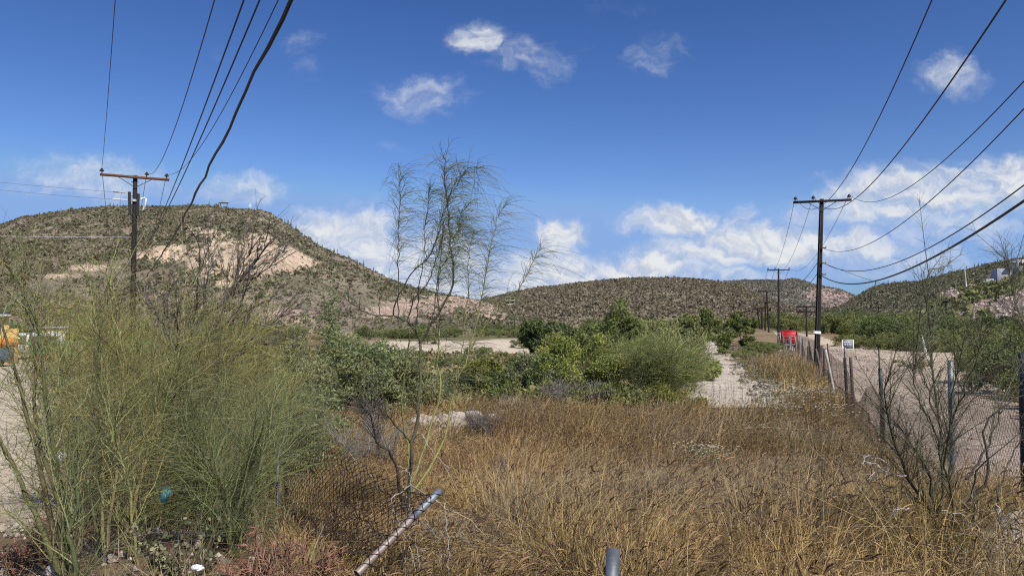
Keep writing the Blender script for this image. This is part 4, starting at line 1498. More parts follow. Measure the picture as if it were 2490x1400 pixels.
def pv_bush(name, label, bases, d, nst, h, lean, nbr, ntw, seed, group=None, stemc=YG, twc=(.20, .21, .075), twl=.42, br=.9, tr0=.0016, h0=0, spread=.28, extra=(), cat='shrub', droop=.12, spr=.6, chaos=.85):
    rg = np.random.default_rng(seed)
    S = []
    for k in range(nst):
        px = bases[0] + (bases[1] - bases[0]) * rg.random()
        b0 = at(px, 900, d + rg.normal(0, .3))
        b0[2] = float(gz(b0[0], b0[1])) - .1 + h0
        hh = h * rg.uniform(.7, 1.08)
        a = rg.uniform(0, 6.28)
        dr = np.array([math.cos(a) * spread + lean, math.sin(a) * spread, 1.0])
        s = np.linspace(0, 1, 14)[:, None]
        P = b0 + dr * hh * s + np.array([math.cos(a), math.sin(a), -.15]) * .25 * hh * spread * s ** 2
        S.append(P + np.cumsum(rg.normal(0, .016, P.shape), 0))
    for e in extra:
        S.append(e)
    S = np.array(S)
    root = thing(name, S[:, 0].mean(0), label, cat, group)
    mb_ = MB()
    cc = tint(len(S), stemc, rg, .25)[:, None] * np.linspace(.75, 1.0, 14)[None, :, None]
    mb_.tubes(S, np.broadcast_to(np.linspace(.016, .004, 14), (len(S), 14)) * rg.uniform(.7, 1.25, (len(S), 1)), 7, cc)
    mb_.build('stems', M_bark, root, smooth=True)
    B, _, _ = spawn(S, nbr, rg, .12, .97, br, .35, spr, .25, droop * .5, (.03, 0, 0), 8, .35)
    B = B + np.cumsum(rg.normal(0, .011, B.shape), 1)
    T, _, _ = spawn(B, ntw, rg, .08, 1, twl, .5, chaos, .06, droop, (.05, 0, 0), 5, .25)
    T2, _, _ = spawn(S, ntw // 6, rg, .15, 1, twl, .5, chaos + .2, .06, droop, (.05, 0, 0), 5, .25)
    T = T + np.cumsum(rg.normal(0, .035 * twl, T.shape), 1) * .5
    mb_ = MB()
    mb_.tubes(B, taper(len(B), 8, .0042, .0013), 4, tint(len(B), np.array(twc) * 1.15, rg))
    tcol = tint(len(T), twc, rg, .5)
    tcol[rg.random(len(T)) < .18] *= .45
    tcol[rg.random(len(T)) < .10] *= 1.5
    mb_.tubes(T, taper(len(T), 5, tr0, tr0 * .45) * rg.uniform(.7, 1.5, (len(T), 1)), 3, tcol)
    mb_.tubes(T2, taper(len(T2), 5, tr0 * 1.1, tr0 * .45), 3, tint(len(T2), twc, rg, .4))
    mb_.build('twigs', M_twig, root)
    return root


rs = np.random.default_rng(41)
TRA = [traced([(150, 1420), (141, 1378), (116, 1314), (94, 1271), (73, 1229), (51, 1175), (32, 1132), (15, 1100), (-10, 1050), (-40, 980)], 4.0, 4.1, 14, .005, rs),
       traced([(150, 1420), (133, 1357), (129, 1303), (122, 1239), (111, 1181), (92, 1121), (77, 1057), (51, 971), (39, 898), (13, 826), (-8, 760), (-20, 690)], 4.0, 4.2, 14, .005, rs),
       traced([(158, 1420), (150, 1336), (148, 1250), (137, 1186), (120, 1143), (105, 1100), (86, 1014), (78, 929), (91, 898), (73, 802), (66, 763), (53, 726), (60, 670), (72, 620)], 4.0, 4.4, 14, .005, rs),
       traced([(160, 1420), (166, 1300), (158, 1230), (140, 1150), (128, 1060), (112, 980), (104, 900), (96, 830), (84, 760), (48, 690), (12, 640)], 4.1, 4.3, 14, .005, rs)]
pv_bush('palo_verde_bush', 'palo verde with several upright yellow green stems at the far left edge', (130, 175), 4.05, 1, 1.4, -.12, 80, 1100, 51, stemc=(.15, .145, .065), twc=(.19, .19, .08), twl=.24, br=.45, tr0=.0012, spread=.12, extra=TRA, cat='tree', droop=.1)
TRB = [traced([(262, 1330), (268, 1261), (278, 1196), (287, 1154), (287, 1100), (291, 1074), (296, 993), (298, 907), (296, 800), (285, 740), (262, 680)], 4.7, 5.2, 14, .006, rs),
       traced([(310, 1290), (321, 1233), (338, 1175), (353, 1132), (377, 1036), (386, 984), (398, 958), (420, 916), (433, 868), (446, 817), (451, 777), (441, 740), (452, 700)], 4.9, 5.4, 14, .006, rs),
       traced([(250, 1320), (246, 1220), (252, 1130), (240, 1020), (252, 930), (246, 850), (230, 760), (214, 690)], 5.0, 5.4, 14, .006, rs)]
pv_bush('palo_verde_bush', 'palo verde with a bright yellow green forked stem in the left foreground', (260, 350), 5.0, 3, 1.4, .02, 120, 1800, 52, stemc=(.24, .23, .09), twc=(.22, .215, .085), twl=.32, br=.6, tr0=.0013, spread=.2, extra=TRB, cat='tree')
TRC = [traced([(506, 1320), (500, 1250), (478, 1180), (455, 1100), (430, 1040), (400, 980), (380, 900)], 5.3, 5.6, 14, .006, rs),
       traced([(570, 1300), (590, 1240), (615, 1180), (640, 1110), (656, 1057), (662, 1000), (672, 930)], 5.4, 5.8, 14, .006, rs),
       traced([(560, 1310), (600, 1220), (640, 1150), (680, 1090), (700, 1030)], 5.5, 5.8, 14, .006, rs)]
pv_bush('palo_verde_bush', 'dark green broom like palo verde leaning right beside the fallen fence', (500, 580), 5.5, 7, 1.15, .03, 190, 2900, 53, stemc=(.17, .17, .08), twc=(.18, .195, .08), twl=.36, br=.6, tr0=.0011, spread=.33, extra=TRC)
pv_bush('palo_verde_bush', 'broad feathery olive palo verde in the middle of the left thicket', (330, 510), 8.2, 12, 2.0, .0, 460, 8500, 54, twc=(.25, .235, .08), twl=.44, tr0=.0018, spread=.42, br=1.0)
pv_bush('palo_verde_bush', 'tall yellow green palo verde below the brown utility pole', (235, 520), 12.5, 17, 3.1, .0, 640, 12500, 55, twc=(.265, .25, .07), twl=.48, tr0=.0027, spread=.36, br=.95)
pv_bush('palo_verde_bush', 'feathery palo verde at the left in front of the painted shop', (250, 400), 15.5, 10, 3.2, .0, 300, 6200, 56, twc=(.25, .24, .085), twl=.5, tr0=.003, spread=.32, br=1.2)
pv_bush('palo_verde_bush', 'grey green palo verde between the bare mesquite and the leafy shrub', (490, 690), 11.0, 12, 1.7, .0, 440, 8000, 57, twc=(.19, .20, .085), twl=.42, tr0=.0022, spread=.42, br=1.0)
pv_bush('palo_verde_bush', 'low green palo verde brush behind the turquoise litter', (330, 560), 6.8, 8, 1.1, .02, 220, 3000, 58, twc=(.23, .225, .095), twl=.4, tr0=.0017, spread=.45, br=.7)
pv_bush('palo_verde_bush', 'low brush at the left between sand lot and thicket', (270, 380), 7.0, 7, .85, .02, 150, 1800, 59, twc=(.25, .24, .11), twl=.36, tr0=.0016, spread=.45, br=.7)

# bare mesquite
rs = np.random.default_rng(61)
MQ = [[(440, 1045), (451, 997), (470, 937), (514, 909), (552, 878), (592, 846), (603, 812), (605, 761), (612, 740)],
      [(552, 878), (577, 859), (614, 840), (662, 830), (690, 826)],
      [(448, 1010), (454, 890), (476, 862), (501, 821), (539, 774), (564, 701), (602, 664), (646, 601), (670, 570)],
      [(470, 937), (468, 860), (473, 786), (504, 764), (551, 723), (580, 676), (580, 607), (584, 580)],
      [(473, 786), (478, 740), (482, 686), (484, 620), (481, 570)], [(478, 800), (495, 740), (501, 692), (514, 623), (530, 585)],
      [(476, 862), (533, 799), (570, 780), (608, 758), (662, 727), (696, 686), (705, 670)], [(454, 890), (420, 840), (404, 799), (369, 749), (338, 727)],
      [(454, 900), (430, 850), (415, 800), (402, 760), (398, 730)], [(476, 862), (520, 830), (548, 790), (580, 770), (600, 700), (640, 660), (690, 610)],
      [(460, 950), (440, 900), (432, 850), (437, 800), (428, 760)], [(564, 701), (590, 650), (612, 600), (625, 575)], [(539, 774), (548, 720), (556, 660), (566, 615)], [(592, 846), (640, 800), (690, 770), (715, 745)]]
P_ = np.array([traced(p, 9.0, 9.0 + rs.normal(0, .5), 14, .012, rs) for p in MQ])
P_[0, 0, 2] -= .0
mesq = thing('bare_mesquite', at(440, 1045, 9.0), 'leafless grey mesquite with dark branches fanning up to the right in the left thicket', 'tree')
rad0 = np.array([.05, .02, .035, .025, .014, .014, .022, .02, .015, .014, .014, .01, .01, .012])
bt = at(440, 1045, 9.0)
gp = np.array([[bt[0] - .1, bt[1], float(gz(bt[0], bt[1])) - .2], bt + [0, 0, -.25], bt, P_[0, 1]])
MB().tubes(resample(gp, 10), np.linspace(.07, .05, 10), 9, (.075, .06, .052)).build('trunk', M_bark, mesq, smooth=True)
mb = MB()
mb.tubes(P_, rad0[:, None] * np.linspace(1, .22, 14)[None], 6, tint(len(P_), (.085, .068, .058), rs, .3))
B, _, _ = spawn(P_, 190, rs, .25, 1, .55, .4, .5, .25, 0, (.08, 0, 0), 8, .3)
B = B + np.cumsum(rs.normal(0, .008, B.shape), 1)
mb.tubes(B, taper(len(B), 8, .006, .002), 4, tint(len(B), (.13, .11, .095), rs, .45))
T, _, _ = spawn(B, 800, rs, .1, 1, .22, .4, .6, .15, 0, (0, 0, 0), 4)
mb.tubes(T, taper(len(T), 4, .0024, .0012), 3, tint(len(T), (.16, .14, .115), rs, .45))
mb.build('branches', M_bark, mesq)

# ------------------------------------------------------------------ right foreground shrub
rs = np.random.default_rng(62)
RS = [([(2302, 1420), (2302, 1341), (2274, 1263), (2243, 1204), (2204, 1156), (2176, 1086), (2160, 1015), (2150, 950), (2160, 905)], .020, DARKB),
      ([(2302, 1420), (2294, 1302), (2267, 1204), (2259, 1164), (2227, 1094), (2196, 1046), (2164, 1015), (2140, 985)], .016, DARKB),
      ([(2267, 1204), (2274, 1176), (2294, 1105), (2282, 1015), (2274, 948), (2267, 870), (2262, 800), (2255, 740), (2250, 690), (2262, 650), (2290, 655)], .014, (.075, .07, .042)),
      ([(2306, 1400), (2306, 1321), (2357, 1211), (2408, 1168), (2400, 1101), (2392, 1062), (2408, 1007), (2463, 972), (2500, 950)], .020, DARKB),
      ([(2349, 1164), (2396, 1101), (2431, 1015), (2440, 960)], .013, DARKB), ([(2330, 1410), (2369, 1223), (2372, 1150), (2420, 1100), (2479, 1054)], .014, (.08, .075, .045)),
      ([(2340, 1420), (2370, 1350), (2440, 1290), (2500, 1230)], .012, (.11, .10, .085)), ([(2310, 1380), (2318, 1280), (2312, 1180), (2300, 1100), (2310, 1000), (2330, 900), (2340, 820)], .012, (.09, .085, .045)),
      ([(2274, 1263), (2290, 1160), (2285, 1080), (2240, 990), (2215, 930), (2228, 870)], .010, DARKB),
      ([(2420, 1240), (2440, 1150), (2480, 1070), (2530, 980)], .010, (.16, .15, .085)), ([(2470, 1330), (2500, 1180), (2520, 1000), (2505, 840), (2470, 740), (2455, 690), (2452, 640), (2448, 612)], .012, (.09, .08, .05)),
      ([(2470, 740), (2480, 690), (2490, 640)], .006, (.09, .08, .05)), ([(2456, 690), (2470, 660), (2492, 610)], .006, (.09, .08, .05)), ([(2505, 840), (2480, 800), (2462, 750)], .006, (.09, .08, .05)),
      ([(2294, 1105), (2320, 1010), (2350, 930), (2380, 860), (2395, 800)], .009, (.085, .08, .045)), ([(2282, 1015), (2250, 940), (2235, 880), (2240, 830)], .008, (.085, .08, .045))]
P_ = np.array([traced(p, 4.9 if k not in (10, 11, 12, 13) else 6.0, (4.9 + rs.normal(0, .35)) if k not in (10, 11, 12, 13) else 6.0, 14, .008, rs) for k, (p, *_r) in enumerate(RS)])
bt = P_[0, 0]
shr = thing('thorny_shrub', bt, 'dark stemmed half bare palo verde shrub in the lower right corner before the fence', 'shrub')
mb = MB()
mb.tubes(P_, np.array([r for _, r, _ in RS])[:, None] * .72 * np.linspace(1, .22, 14)[None], 7, np.array([c for *_r, c in RS]))
for k in (0, 1, 3, 5, 6, 7):
    b0 = P_[k, 0]
    mb.tubes(np.array([[b0[0], b0[1], float(gz(b0[0], b0[1])) - .2], b0]), RS[k][1], 7, RS[k][2])
mb.build('stems', M_bark, shr, smooth=True)
GI = [2, 7, 8, 14, 15, 0, 1, 4, 10]
B, _, _ = spawn(P_[GI], 230, rs, .3, 1, .42, .4, .6, .25, .05, (.02, 0, 0), 8, .3)
T, _, _ = spawn(B, 2200, rs, .1, 1, .17, .4, .75, .1, .12, (.05, 0, 0), 5)
T2, _, _ = spawn(P_[GI], 900, rs, .35, 1, .16, .4, .9, .1, .15, (.05, 0, 0), 5)
T = np.concatenate([T, T2])
mb = MB()
mb.tubes(B, taper(len(B), 8, .0032, .0012), 4, tint(len(B), (.10, .10, .05), rs))
mb.tubes(T, taper(len(T), 5, .0012, .0006), 3, tint(len(T), (.135, .135, .075), rs, .45))
mb.build('twigs', M_twig, shr)
WD = [[(2204, 1156), (2172, 1156), (2149, 1141), (2117, 1121), (2101, 1121), (2098, 1135)], [(2149, 1141), (2125, 1150), (2108, 1165)], [(2172, 1156), (2150, 1120), (2120, 1108), (2103, 1108), (2098, 1120)],
      [(2300, 1310), (2340, 1297), (2370, 1280), (2372, 1225), (2362, 1212)], [(2372, 1275), (2400, 1310), (2410, 1330)], [(2210, 1235), (2190, 1232), (2175, 1242)], [(2302, 1330), (2320, 1320), (2330, 1400)],
      [(2310, 1320), (2360, 1350), (2380, 1390)], [(2290, 1240), (2330, 1250), (2372, 1275)], [(2420, 1225), (2430, 1240), (2428, 1275)]]
W_ = np.array([traced(p, 4.7, 4.6, 10, .006, rs) for p in WD])
for k in range(len(W_)):
    mb = MB()
    mb.tubes(W_[k], np.linspace(.005, .002, 10), 5, np.array((.50, .46, .40)) * rs.uniform(.85, 1.15))
    T, _, _ = spawn(W_[k:k + 1], 8, rs, .2, 1, .10, .4, .8, 0, .1, (0, 0, 0), 4)
    mb.tubes(T, taper(len(T), 4, .002, .001), 3, tint(len(T), (.45, .42, .36), rs, .2))
    mb.build('dead_branch', M_bark, shr)

# ------------------------------------------------------------------ leafy shrubs and trees


def crown(mb_, clumps, n, leaf, cols, rg, shell=.55, asp=.42, jit=.3, vert=0.0):
    """leaves spread through a cloud of uneven clumps: clumps (cx,cy,cz,rx,ry,rz)"""
    cl = np.array(clumps, float)
    w = (cl[:, 3] * cl[:, 4] + cl[:, 3] * cl[:, 5]) ** 1.0
    k = rg.choice(len(cl), n, p=w / w.sum())
    d = rg.normal(0, 1, (n, 3))
    d /= np.linalg.norm(d, axis=1, keepdims=True)
    rad = shell + (1 - shell) * rg.random(n)
    rad = rad * (0.8 + .45 * rg.random(n))
    cen = cl[k, :3] + d * cl[k, 3:] * rad[:, None]
    # leave gaps: drop leaves where a coarse noise is low
    g = fbm(cen[:, 0] * 2.1 + cen[:, 1] * 1.3, cen[:, 2] * 2.3 + cen[:, 1], 301, 3) + .2 * rg.random(n)
    keep_ = g > .50
    cen, d, k = cen[keep_], d[keep_], k[keep_]
    n = len(cen)
    a = rg.normal(0, 1, (n, 3)) + np.array([0, 0, vert]) + d * .5
    a /= np.linalg.norm(a, axis=1, keepdims=True)
    b = np.cross(a, rg.normal(0, 1, (n, 3)) + d * .6)
    b /= np.linalg.norm(b, axis=1, keepdims=True) + 1e-9
    s = leaf * rg.uniform(.6, 1.4, (n, 1))
    cols = np.array(cols)
    ccl = cols[rg.integers(0, len(cols), len(cl))] * rg.uniform(.8, 1.2, (len(cl), 1))
    c = ccl[k] * rg.uniform(1 - jit, 1 + jit, (n, 1))
    mb_.quads(cen, a * s, b * s * asp, c)


def clumpset(rg, n, R_, H, z0, rmin, rmax, flat=.8):
    out = []
    for k in range(n):
        a, r = rg.uniform(0, 6.28), R_ * math.sqrt(rg.random()) * .85
        hmax = H * math.sqrt(max(.1, 1 - (r / R_ * .85) ** 2))
        z = z0 + rg.random() ** .8 * max(.1, hmax - z0)
        s = rg.uniform(rmin, rmax)
        out.append((r * math.cos(a), r * math.sin(a), z, s, s, s * flat))
    return out


def leafy(name, label, loc, clumps, n, leaf, cols, seed, cat='shrub', group=None, trunk_c=(.12, .10, .08), trunk_r=.07, limbs=7, shell=.45, asp=.42, stalks=260, vert=0.0, sprays=0, spray_c=None, spray_l=.5):
    rg = np.random.default_rng(seed)
    loc = np.array(loc, float)
    root = thing(name, loc, label, cat, group)
    cl = np.array(clumps)
    mt = MB()
    top = cl[:, 2].max()
    hub = np.array([0, 0, top * .28])
    mt.tubes(np.array([[0, 0, -.3], hub * .5, hub]) + loc, np.array([1.2, 1, .8]) * trunk_r, 7, trunk_c)
    idx = rg.choice(len(cl), min(limbs, len(cl)), replace=False)
    Lm = []
    for i in idx:
        e = cl[i, :3]
        mid = hub * .6 + e * .4 + rg.normal(0, .08, 3) * top * .3
        Lm.append(resample([hub * rg.uniform(.3, 1), mid, e], 8))
    Lm = np.array(Lm) + loc
    mt.tubes(Lm, np.linspace(trunk_r * .6, trunk_r * .15, 8), 5, trunk_c)
    mt.build('trunk', M_bark, root, smooth=True)
    mc = MB()
    cl2 = cl.copy()
    cl2[:, :3] += loc
    crown(mc, cl2, n, leaf, cols, rg, shell, asp, vert=vert)
    q, _, _ = spawn(Lm, stalks, rg, .3, 1, top * .22, .4, .6, .2, 0, (0, 0, 0), 5)
    mc.tubes(q, taper(len(q), 5, trunk_r * .08, trunk_r * .03), 3, tint(len(q), np.array(cols)[0] * .9, rg))
    if sprays:
        st = cl2[rg.integers(0, len(cl2), 60)]
        ps_ = np.stack([np.stack([st[:, 0], st[:, 1], st[:, 2] - st[:, 5]], 1), st[:, :3], np.stack([st[:, 0] + rg.normal(0, .2, 60), st[:, 1], st[:, 2] + st[:, 5] * 1.1], 1)], 1)
        q, _, _ = spawn(ps_, sprays, rg, .05, 1, spray_l, .4, .7, .3, .15, (.08, 0, 0), 5)
        mc.tubes(q, taper(len(q), 5, .004, .0018), 3, tint(len(q), spray_c if spray_c is not None else cols[0], rg, .35))
    mc.build('crown', M_leaf, root)
    return root


def gpt(px, d):
    p_ = at(px, 900, d)
    return np.array([p_[0], p_[1], float(gz(p_[0], p_[1])) - .05])


LIME = [(.265, .29, .07), (.21, .25, .06), (.30, .30, .08), (.17, .21, .06)]
MIDG = [(.18, .215, .065), (.155, .19, .055), (.215, .24, .08)]
DARKG = [(.09, .12, .04), (.11, .14, .045), (.085, .11, .045)]
OLV = [(.225, .235, .085), (.20, .215, .075), (.25, .25, .105)]
rs = np.random.default_rng(71)
leafy('lime_shrub', 'bright lime green leafy shrub, left half of the central clump', gpt(1400, 28), clumpset(rs, 46, 1.9, 2.75, .3, .3, .55), 24000, .050, LIME, 72)
leafy('lime_shrub', 'lime green shrub with a dark hollow, centre of the clump below the dark tree', gpt(1500, 29), clumpset(rs, 44, 1.9, 2.6, .3, .3, .55), 22000, .050, [(.27, .29, .075), (.215, .25, .065), (.30, .305, .08)], 73)
leafy('dark_tree', 'dark upright bushy tree standing above the lime shrub', gpt(1508, 36), clumpset(rs, 30, 1.1, 3.6, 1.0, .35, .6, 1.1) + [(0, 0, 3.7, .5, .5, .55), (.2, 0, 3.2, .6, .6, .5), (-.9, 0, 2.6, .5, .5, .5), (-1.6, .2, 2.2, .5, .5, .5)], 15000, .07, [(.15, .18, .05), (.125, .155, .045), (.18, .195, .06)], 74, 'tree')
pv_bush('green_broom_shrub', 'feathery green broom shrub right of the lime shrubs', (1550, 1690), 27, 17, 2.2, .05, 400, 6800, 75, twc=(.215, .235, .085), twl=.7, tr0=.005, spread=.45, br=1.1, stemc=(.2, .19, .08))
leafy('yellow_green_shrub', 'low yellow green shrub at the edge of the brown grass', gpt(1640, 25), clumpset(rs, 20, 1.3, .95, .15, .22, .4), 6500, .05, [(.24, .23, .04), (.19, .19, .035), (.16, .17, .04)], 76)
leafy('yellow_green_shrub', 'small yellow green shrub right of the sapling trunk', gpt(1180, 30), clumpset(rs, 18, 1.0, 1.7, .2, .25, .45), 6000, .06, [(.20, .20, .04), (.16, .17, .035)], 77)
leafy('green_shrub', 'low green shrub between the small yellow green shrub and the lime shrub', gpt(1250, 27), clumpset(rs, 18, 1.2, 1.3, .2, .25, .45), 5000, .06, MIDG, 78)
for k, (px, d, R_, H, lab, cols) in enumerate([
    (1590, 48, 2.0, 3.1, 'olive green mesquite behind the broom shrub', OLV), (1650, 50, 2.6, 3.6, 'broad green mesquite left of the sand wash', OLV), (1618, 42, 1.4, 1.6, 'low grey green mesquite in front of the broad one', OLV),
    (1712, 62, 2.4, 4.0, 'rounded green mesquite tree with taller crown near the wash', MIDG), (1803, 90, 2.6, 4.3, 'dense green mesquite at the foot of the pole row', MIDG), (1683, 37, 1.2, 1.1, 'low green bush leaning over the sand wash', MIDG),
    (1310, 60, 1.7, 3.0, 'dark rounded tree behind the lime shrub, far left of the clump', DARKG), (1365, 58, 1.3, 2.6, 'small dark tree peeping over the lime shrub', DARKG), (1450, 48, 1.6, 2.9, 'green tree peeping between the lime shrub and the dark tree', MIDG)]):
    leafy('mesquite_tree' if H > 2.4 else 'mesquite_bush', lab, gpt(px, d), clumpset(rs, 34, R_, H, .3, .3, .62), 12500, .078 + .0008 * d, cols, 80 + k, 'tree' if H > 2.4 else 'shrub', shell=.4)
# leafy dark shrubs behind the left thicket
leafy('leafy_shrub', 'tall leafy dark green shrub topped by two dense tufts, left of the sapling', gpt(810, 25), clumpset(rs, 46, 2.5, 2.7, .2, .35, .65) + [(-.15, 0, 3.45, .34, .34, .6), (-.15, .1, 3.95, .32, .32, .42), (-1.05, 0, 2.9, .36, .36, .46), (-.95, 0, 3.2, .26, .26, .3), (-.1, 0, 2.95, .45, .45, .55)], 26000, .048, [(.165, .20, .075), (.20, .235, .095), (.13, .165, .06)], 95)
leafy('leafy_shrub', 'grey green leafy shrub directly behind the sapling trunk', gpt(915, 26), clumpset(rs, 34, 1.8, 2.2, .2, .28, .5), 10500, .048, [(.205, .235, .105), (.235, .26, .12), (.175, .205, .09)], 96)
leafy('leafy_shrub', 'dark leafy shrub right of the bare mesquite', gpt(700, 17), clumpset(rs, 36, 1.6, 1.7, .2, .28, .5), 10500, .045, [(.16, .195, .08), (.195, .23, .10)], 97)
for k, (px, d, R_, H, lab) in enumerate([
    (560, 16.5, 1.8, 2.35, 'muted green leafy shrub behind the bare mesquite trunk'), (640, 14.5, 1.6, 1.85, 'muted green leafy shrub right below the fanned mesquite branches'),
    (770, 23, 2.2, 2.45, 'green leafy shrub in front of the tufted dark shrub'), (870, 24, 2.1, 2.4, 'green leafy shrub between the tufted shrub and the sapling'),
    (962, 25, 1.7, 2.1, 'green leafy shrub at the right end of the left thicket'), (1030, 27, 1.0, 1.0, 'low green shrub behind the sapling trunk near the sand'),
    (1110, 31, .9, .8, 'low olive shrub in the weeds right of the sapling'), (1290, 31, 1.4, 1.7, 'olive shrub touching the left side of the lime shrub')]):
    leafy('leafy_shrub', lab, gpt(px, d), clumpset(rs, 40, R_, H, .15, .28, .52), 18000, .032 + .0008 * d, [(.205, .23, .10), (.245, .265, .125), (.17, .195, .085)] if k % 2 else [(.225, .235, .10), (.265, .265, .13)], 600 + k, sprays=420, spray_c=(.17, .19, .08), spray_l=.35)
for k, (px, d, R_, H, lab) in enumerate([(1580, 31, 1.5, 1.9, 'green shrub filling the gap between the lime and the broom shrubs'), (1455, 25.5, 1.2, .9, 'low green shrub at the edge of the grass below the lime shrubs'), (1560, 25, 1.1, .85, 'low green shrub at the foot of the broom shrub')]):
    leafy('green_shrub', lab, gpt(px, d), clumpset(rs, 26, R_, H, .15, .25, .5), 7500, .062, [(.17, .19, .06), (.20, .215, .07)], 620 + k, sprays=300, spray_c=(.2, .21, .08))
rgw = np.random.default_rng(640)
n = 9000
y = np.sqrt(23.5 ** 2 + (66 ** 2 - 23.5 ** 2) * rgw.random(n))
x = y * rgw.uniform(-.33, .30, n)
k_ = (wash_mask(x, y) < .3) & (x < .262 * y - 2.2) & (fbm(x * .2, y * .2, 641, 3) + .3 * rgw.random(n) > .5)
x, y = x[k_], y[k_]
palw = np.array([(.19, .19, .075), (.24, .21, .10), (.16, .175, .065), (.30, .24, .12)])
scrub('low_weeds', 'low olive and straw weeds between the grass field and the sand flat', np.stack([x, y, gz(x, y)], 1), rgw.gamma(3, .10, len(x)) + .15, palw[rgw.integers(0, 4, len(x))] * rgw.uniform(.7, 1.3, (len(x), 1)), rgw, 26, .16)
n = 4200
y = np.sqrt(27 ** 2 + (100 ** 2 - 27 ** 2) * rgw.random(n))
x = rgw.uniform(0, 1, n) * (fence_x(y) - .3 - (.262 * y + 1.6)) + .262 * y + 1.6
k_ = fbm(x * .35, y * .2, 645, 3) + .3 * rgw.random(n) > .55
x, y = x[k_], y[k_]
palw = np.array([(.30, .25, .17), (.24, .21, .15), (.21, .195, .10), (.33, .28, .20), (.19, .165, .12)])
scrub('dry_weeds', 'grey and straw coloured dry weeds between the sand wash and the fence', np.stack([x, y, gz(x, y)], 1), rgw.gamma(3, .045, len(x)) + .08, palw[rgw.integers(0, 5, len(x))] * rgw.uniform(.7, 1.3, (len(x), 1)), rgw, 26, .16)
pv_bush('dead_brush', 'pale leafless twiggy bush beside the sapling trunk', (880, 925), 16.0, 9, 1.15, .0, 160, 1800, 98, stemc=(.30, .28, .25), twc=(.26, .24, .21), twl=.22, br=.4, tr0=.0022, spread=.6, cat='dead bush', droop=0)
pv_bush('dead_brush', 'grey pile of dead branches lying in the grass right of the tilted pipe', (1235, 1290), 9.0, 9, .42, .0, 120, 900, 99, stemc=(.24, .22, .21), twc=(.17, .155, .15), twl=.2, br=.35, tr0=.002, spread=1.3, cat='dead bush', droop=.1)
pv_bush('dead_brush', 'grey dead brush at the foot of the lime shrub', (1380, 1420), 26.0, 10, .9, -.1, 130, 900, 100, stemc=(.28, .26, .23), twc=(.22, .20, .18), twl=.4, br=.7, tr0=.005, spread=.9, cat='dead bush', droop=.1)
pv_bush('dead_brush', 'dark grey dead bush behind the row of pale stones', (1180, 1220), 20.0, 8, .7, 0, 130, 1200, 101, stemc=(.18, .15, .14), twc=(.15, .13, .12), twl=.25, br=.4, tr0=.004, spread=.7, cat='dead bush', droop=.05)

# mesquite thicket along the far side of the road, distant tree lines
PROTO = []
for k in range(4):
    rg = np.random.default_rng(110 + k)
    R_, H = (2.6, 2.9) if k % 2 else (3.0, 2.5)
    o = leafy('mesquite_bush', 'proto', (0, 0, 0), clumpset(rg, 40, R_, H, .2, .35, .75), 10000, .10, [(.195, .215, .07), (.165, .19, .06), (.225, .23, .085)] if k < 3 else [(.12, .15, .05), (.14, .165, .06)], 120 + k, 'shrub', shell=.4, stalks=120, limbs=6)
    PROTO.append(o)
used = [False] * 4


def place(k, p, rz, s, label, group):
    if not used[k]:
        used[k] = True
        o = PROTO[k]
        o.location = [float(v) for v in p]
        o.rotation_euler = (0, 0, rz)
        o.scale = (s, s, s) if not isinstance(s, tuple) else s
        o['label'] = label
        o['group'] = group
        return o
    return copy_tree(PROTO[k], p, rz, s, label, group)


rp_ = np.random.default_rng(131)
row = 0
for y in np.concatenate([np.arange(21, 60, 3.4), np.arange(60, 118, 4.6)]):
    edge = 5.6 + 8.6 * math.exp(-((y - 64) / 17) ** 2)
    for r_i in range(4):
        x = float(fence_x(y)) + edge + 2.2 + r_i * 4.2 + rp_.normal(0, .6)
        yy = y + rp_.normal(0, .8)
        s = rp_.uniform(.75, 1.15) * (.72, .98, 1.12, 1.2)[r_i]
        if y > 95 and r_i < 1:
            continue
        place(int(rp_.integers(0, 4)), (x, yy, float(gz(x, yy)) - .05), rp_.uniform(0, 6.28), (s, s, s * rp_.uniform(.8, 1.05)),
              ['front bush of the green thicket bordering the sandy verge', 'bush in the second row of the roadside thicket', 'bush deep inside the roadside thicket', 'bush at the back of the thicket below the cut slope'][r_i], ['front row of the roadside thicket', 'second row of the roadside thicket', 'inner bushes of the roadside thicket', 'back row of the roadside thicket'][r_i])
for k in range(46):
    px = rp_.uniform(2020, 2500)
    d = rp_.uniform(120, 165)
    p_ = gpt(px, d)
    place(int(rp_.integers(0, 4)), p_, rp_.uniform(0, 6), rp_.uniform(1.0, 1.5), 'bush at the foot of the right hand hills', 'bushes at the foot of the right hand hills')
for k in range(20):
    px = rp_.uniform(1840, 2060)
    d = rp_.uniform(150, 235)
    place(int(rp_.integers(0, 4)), gpt(px, d), rp_.uniform(0, 6), rp_.uniform(.9, 1.6), 'distant bush where the dirt road ends', 'distant bushes at the end of the road')
for k in range(44):
    px = rp_.uniform(860, 1340)
    d = rp_.uniform(105, 190)
    place(int(rp_.integers(0, 4)), gpt(px, d), rp_.uniform(0, 6), (rp_.uniform(.7, 1.2), rp_.uniform(.7, 1.2), rp_.uniform(.32, .6)), 'low bush on the far side of the pale sand flat', 'bushes beyond the sand flat')
for k in range(26):
    px = rp_.uniform(1340, 1860)
    d = rp_.uniform(95, 220)
    place(int(rp_.integers(0, 4)), gpt(px, d), rp_.uniform(0, 6), rp_.uniform(.6, .95), 'bush at the foot of the long middle hill', 'bushes at the foot of the middle hill')
for k in range(26):
    px = rp_.uniform(-60, 900)
    d = rp_.uniform(62, 150)
    place(int(rp_.integers(0, 4)), gpt(px, d), rp_.uniform(0, 6), rp_.uniform(.5, .85), 'bush at the foot of the left hill behind the thicket', 'bushes at the foot of the left hill')
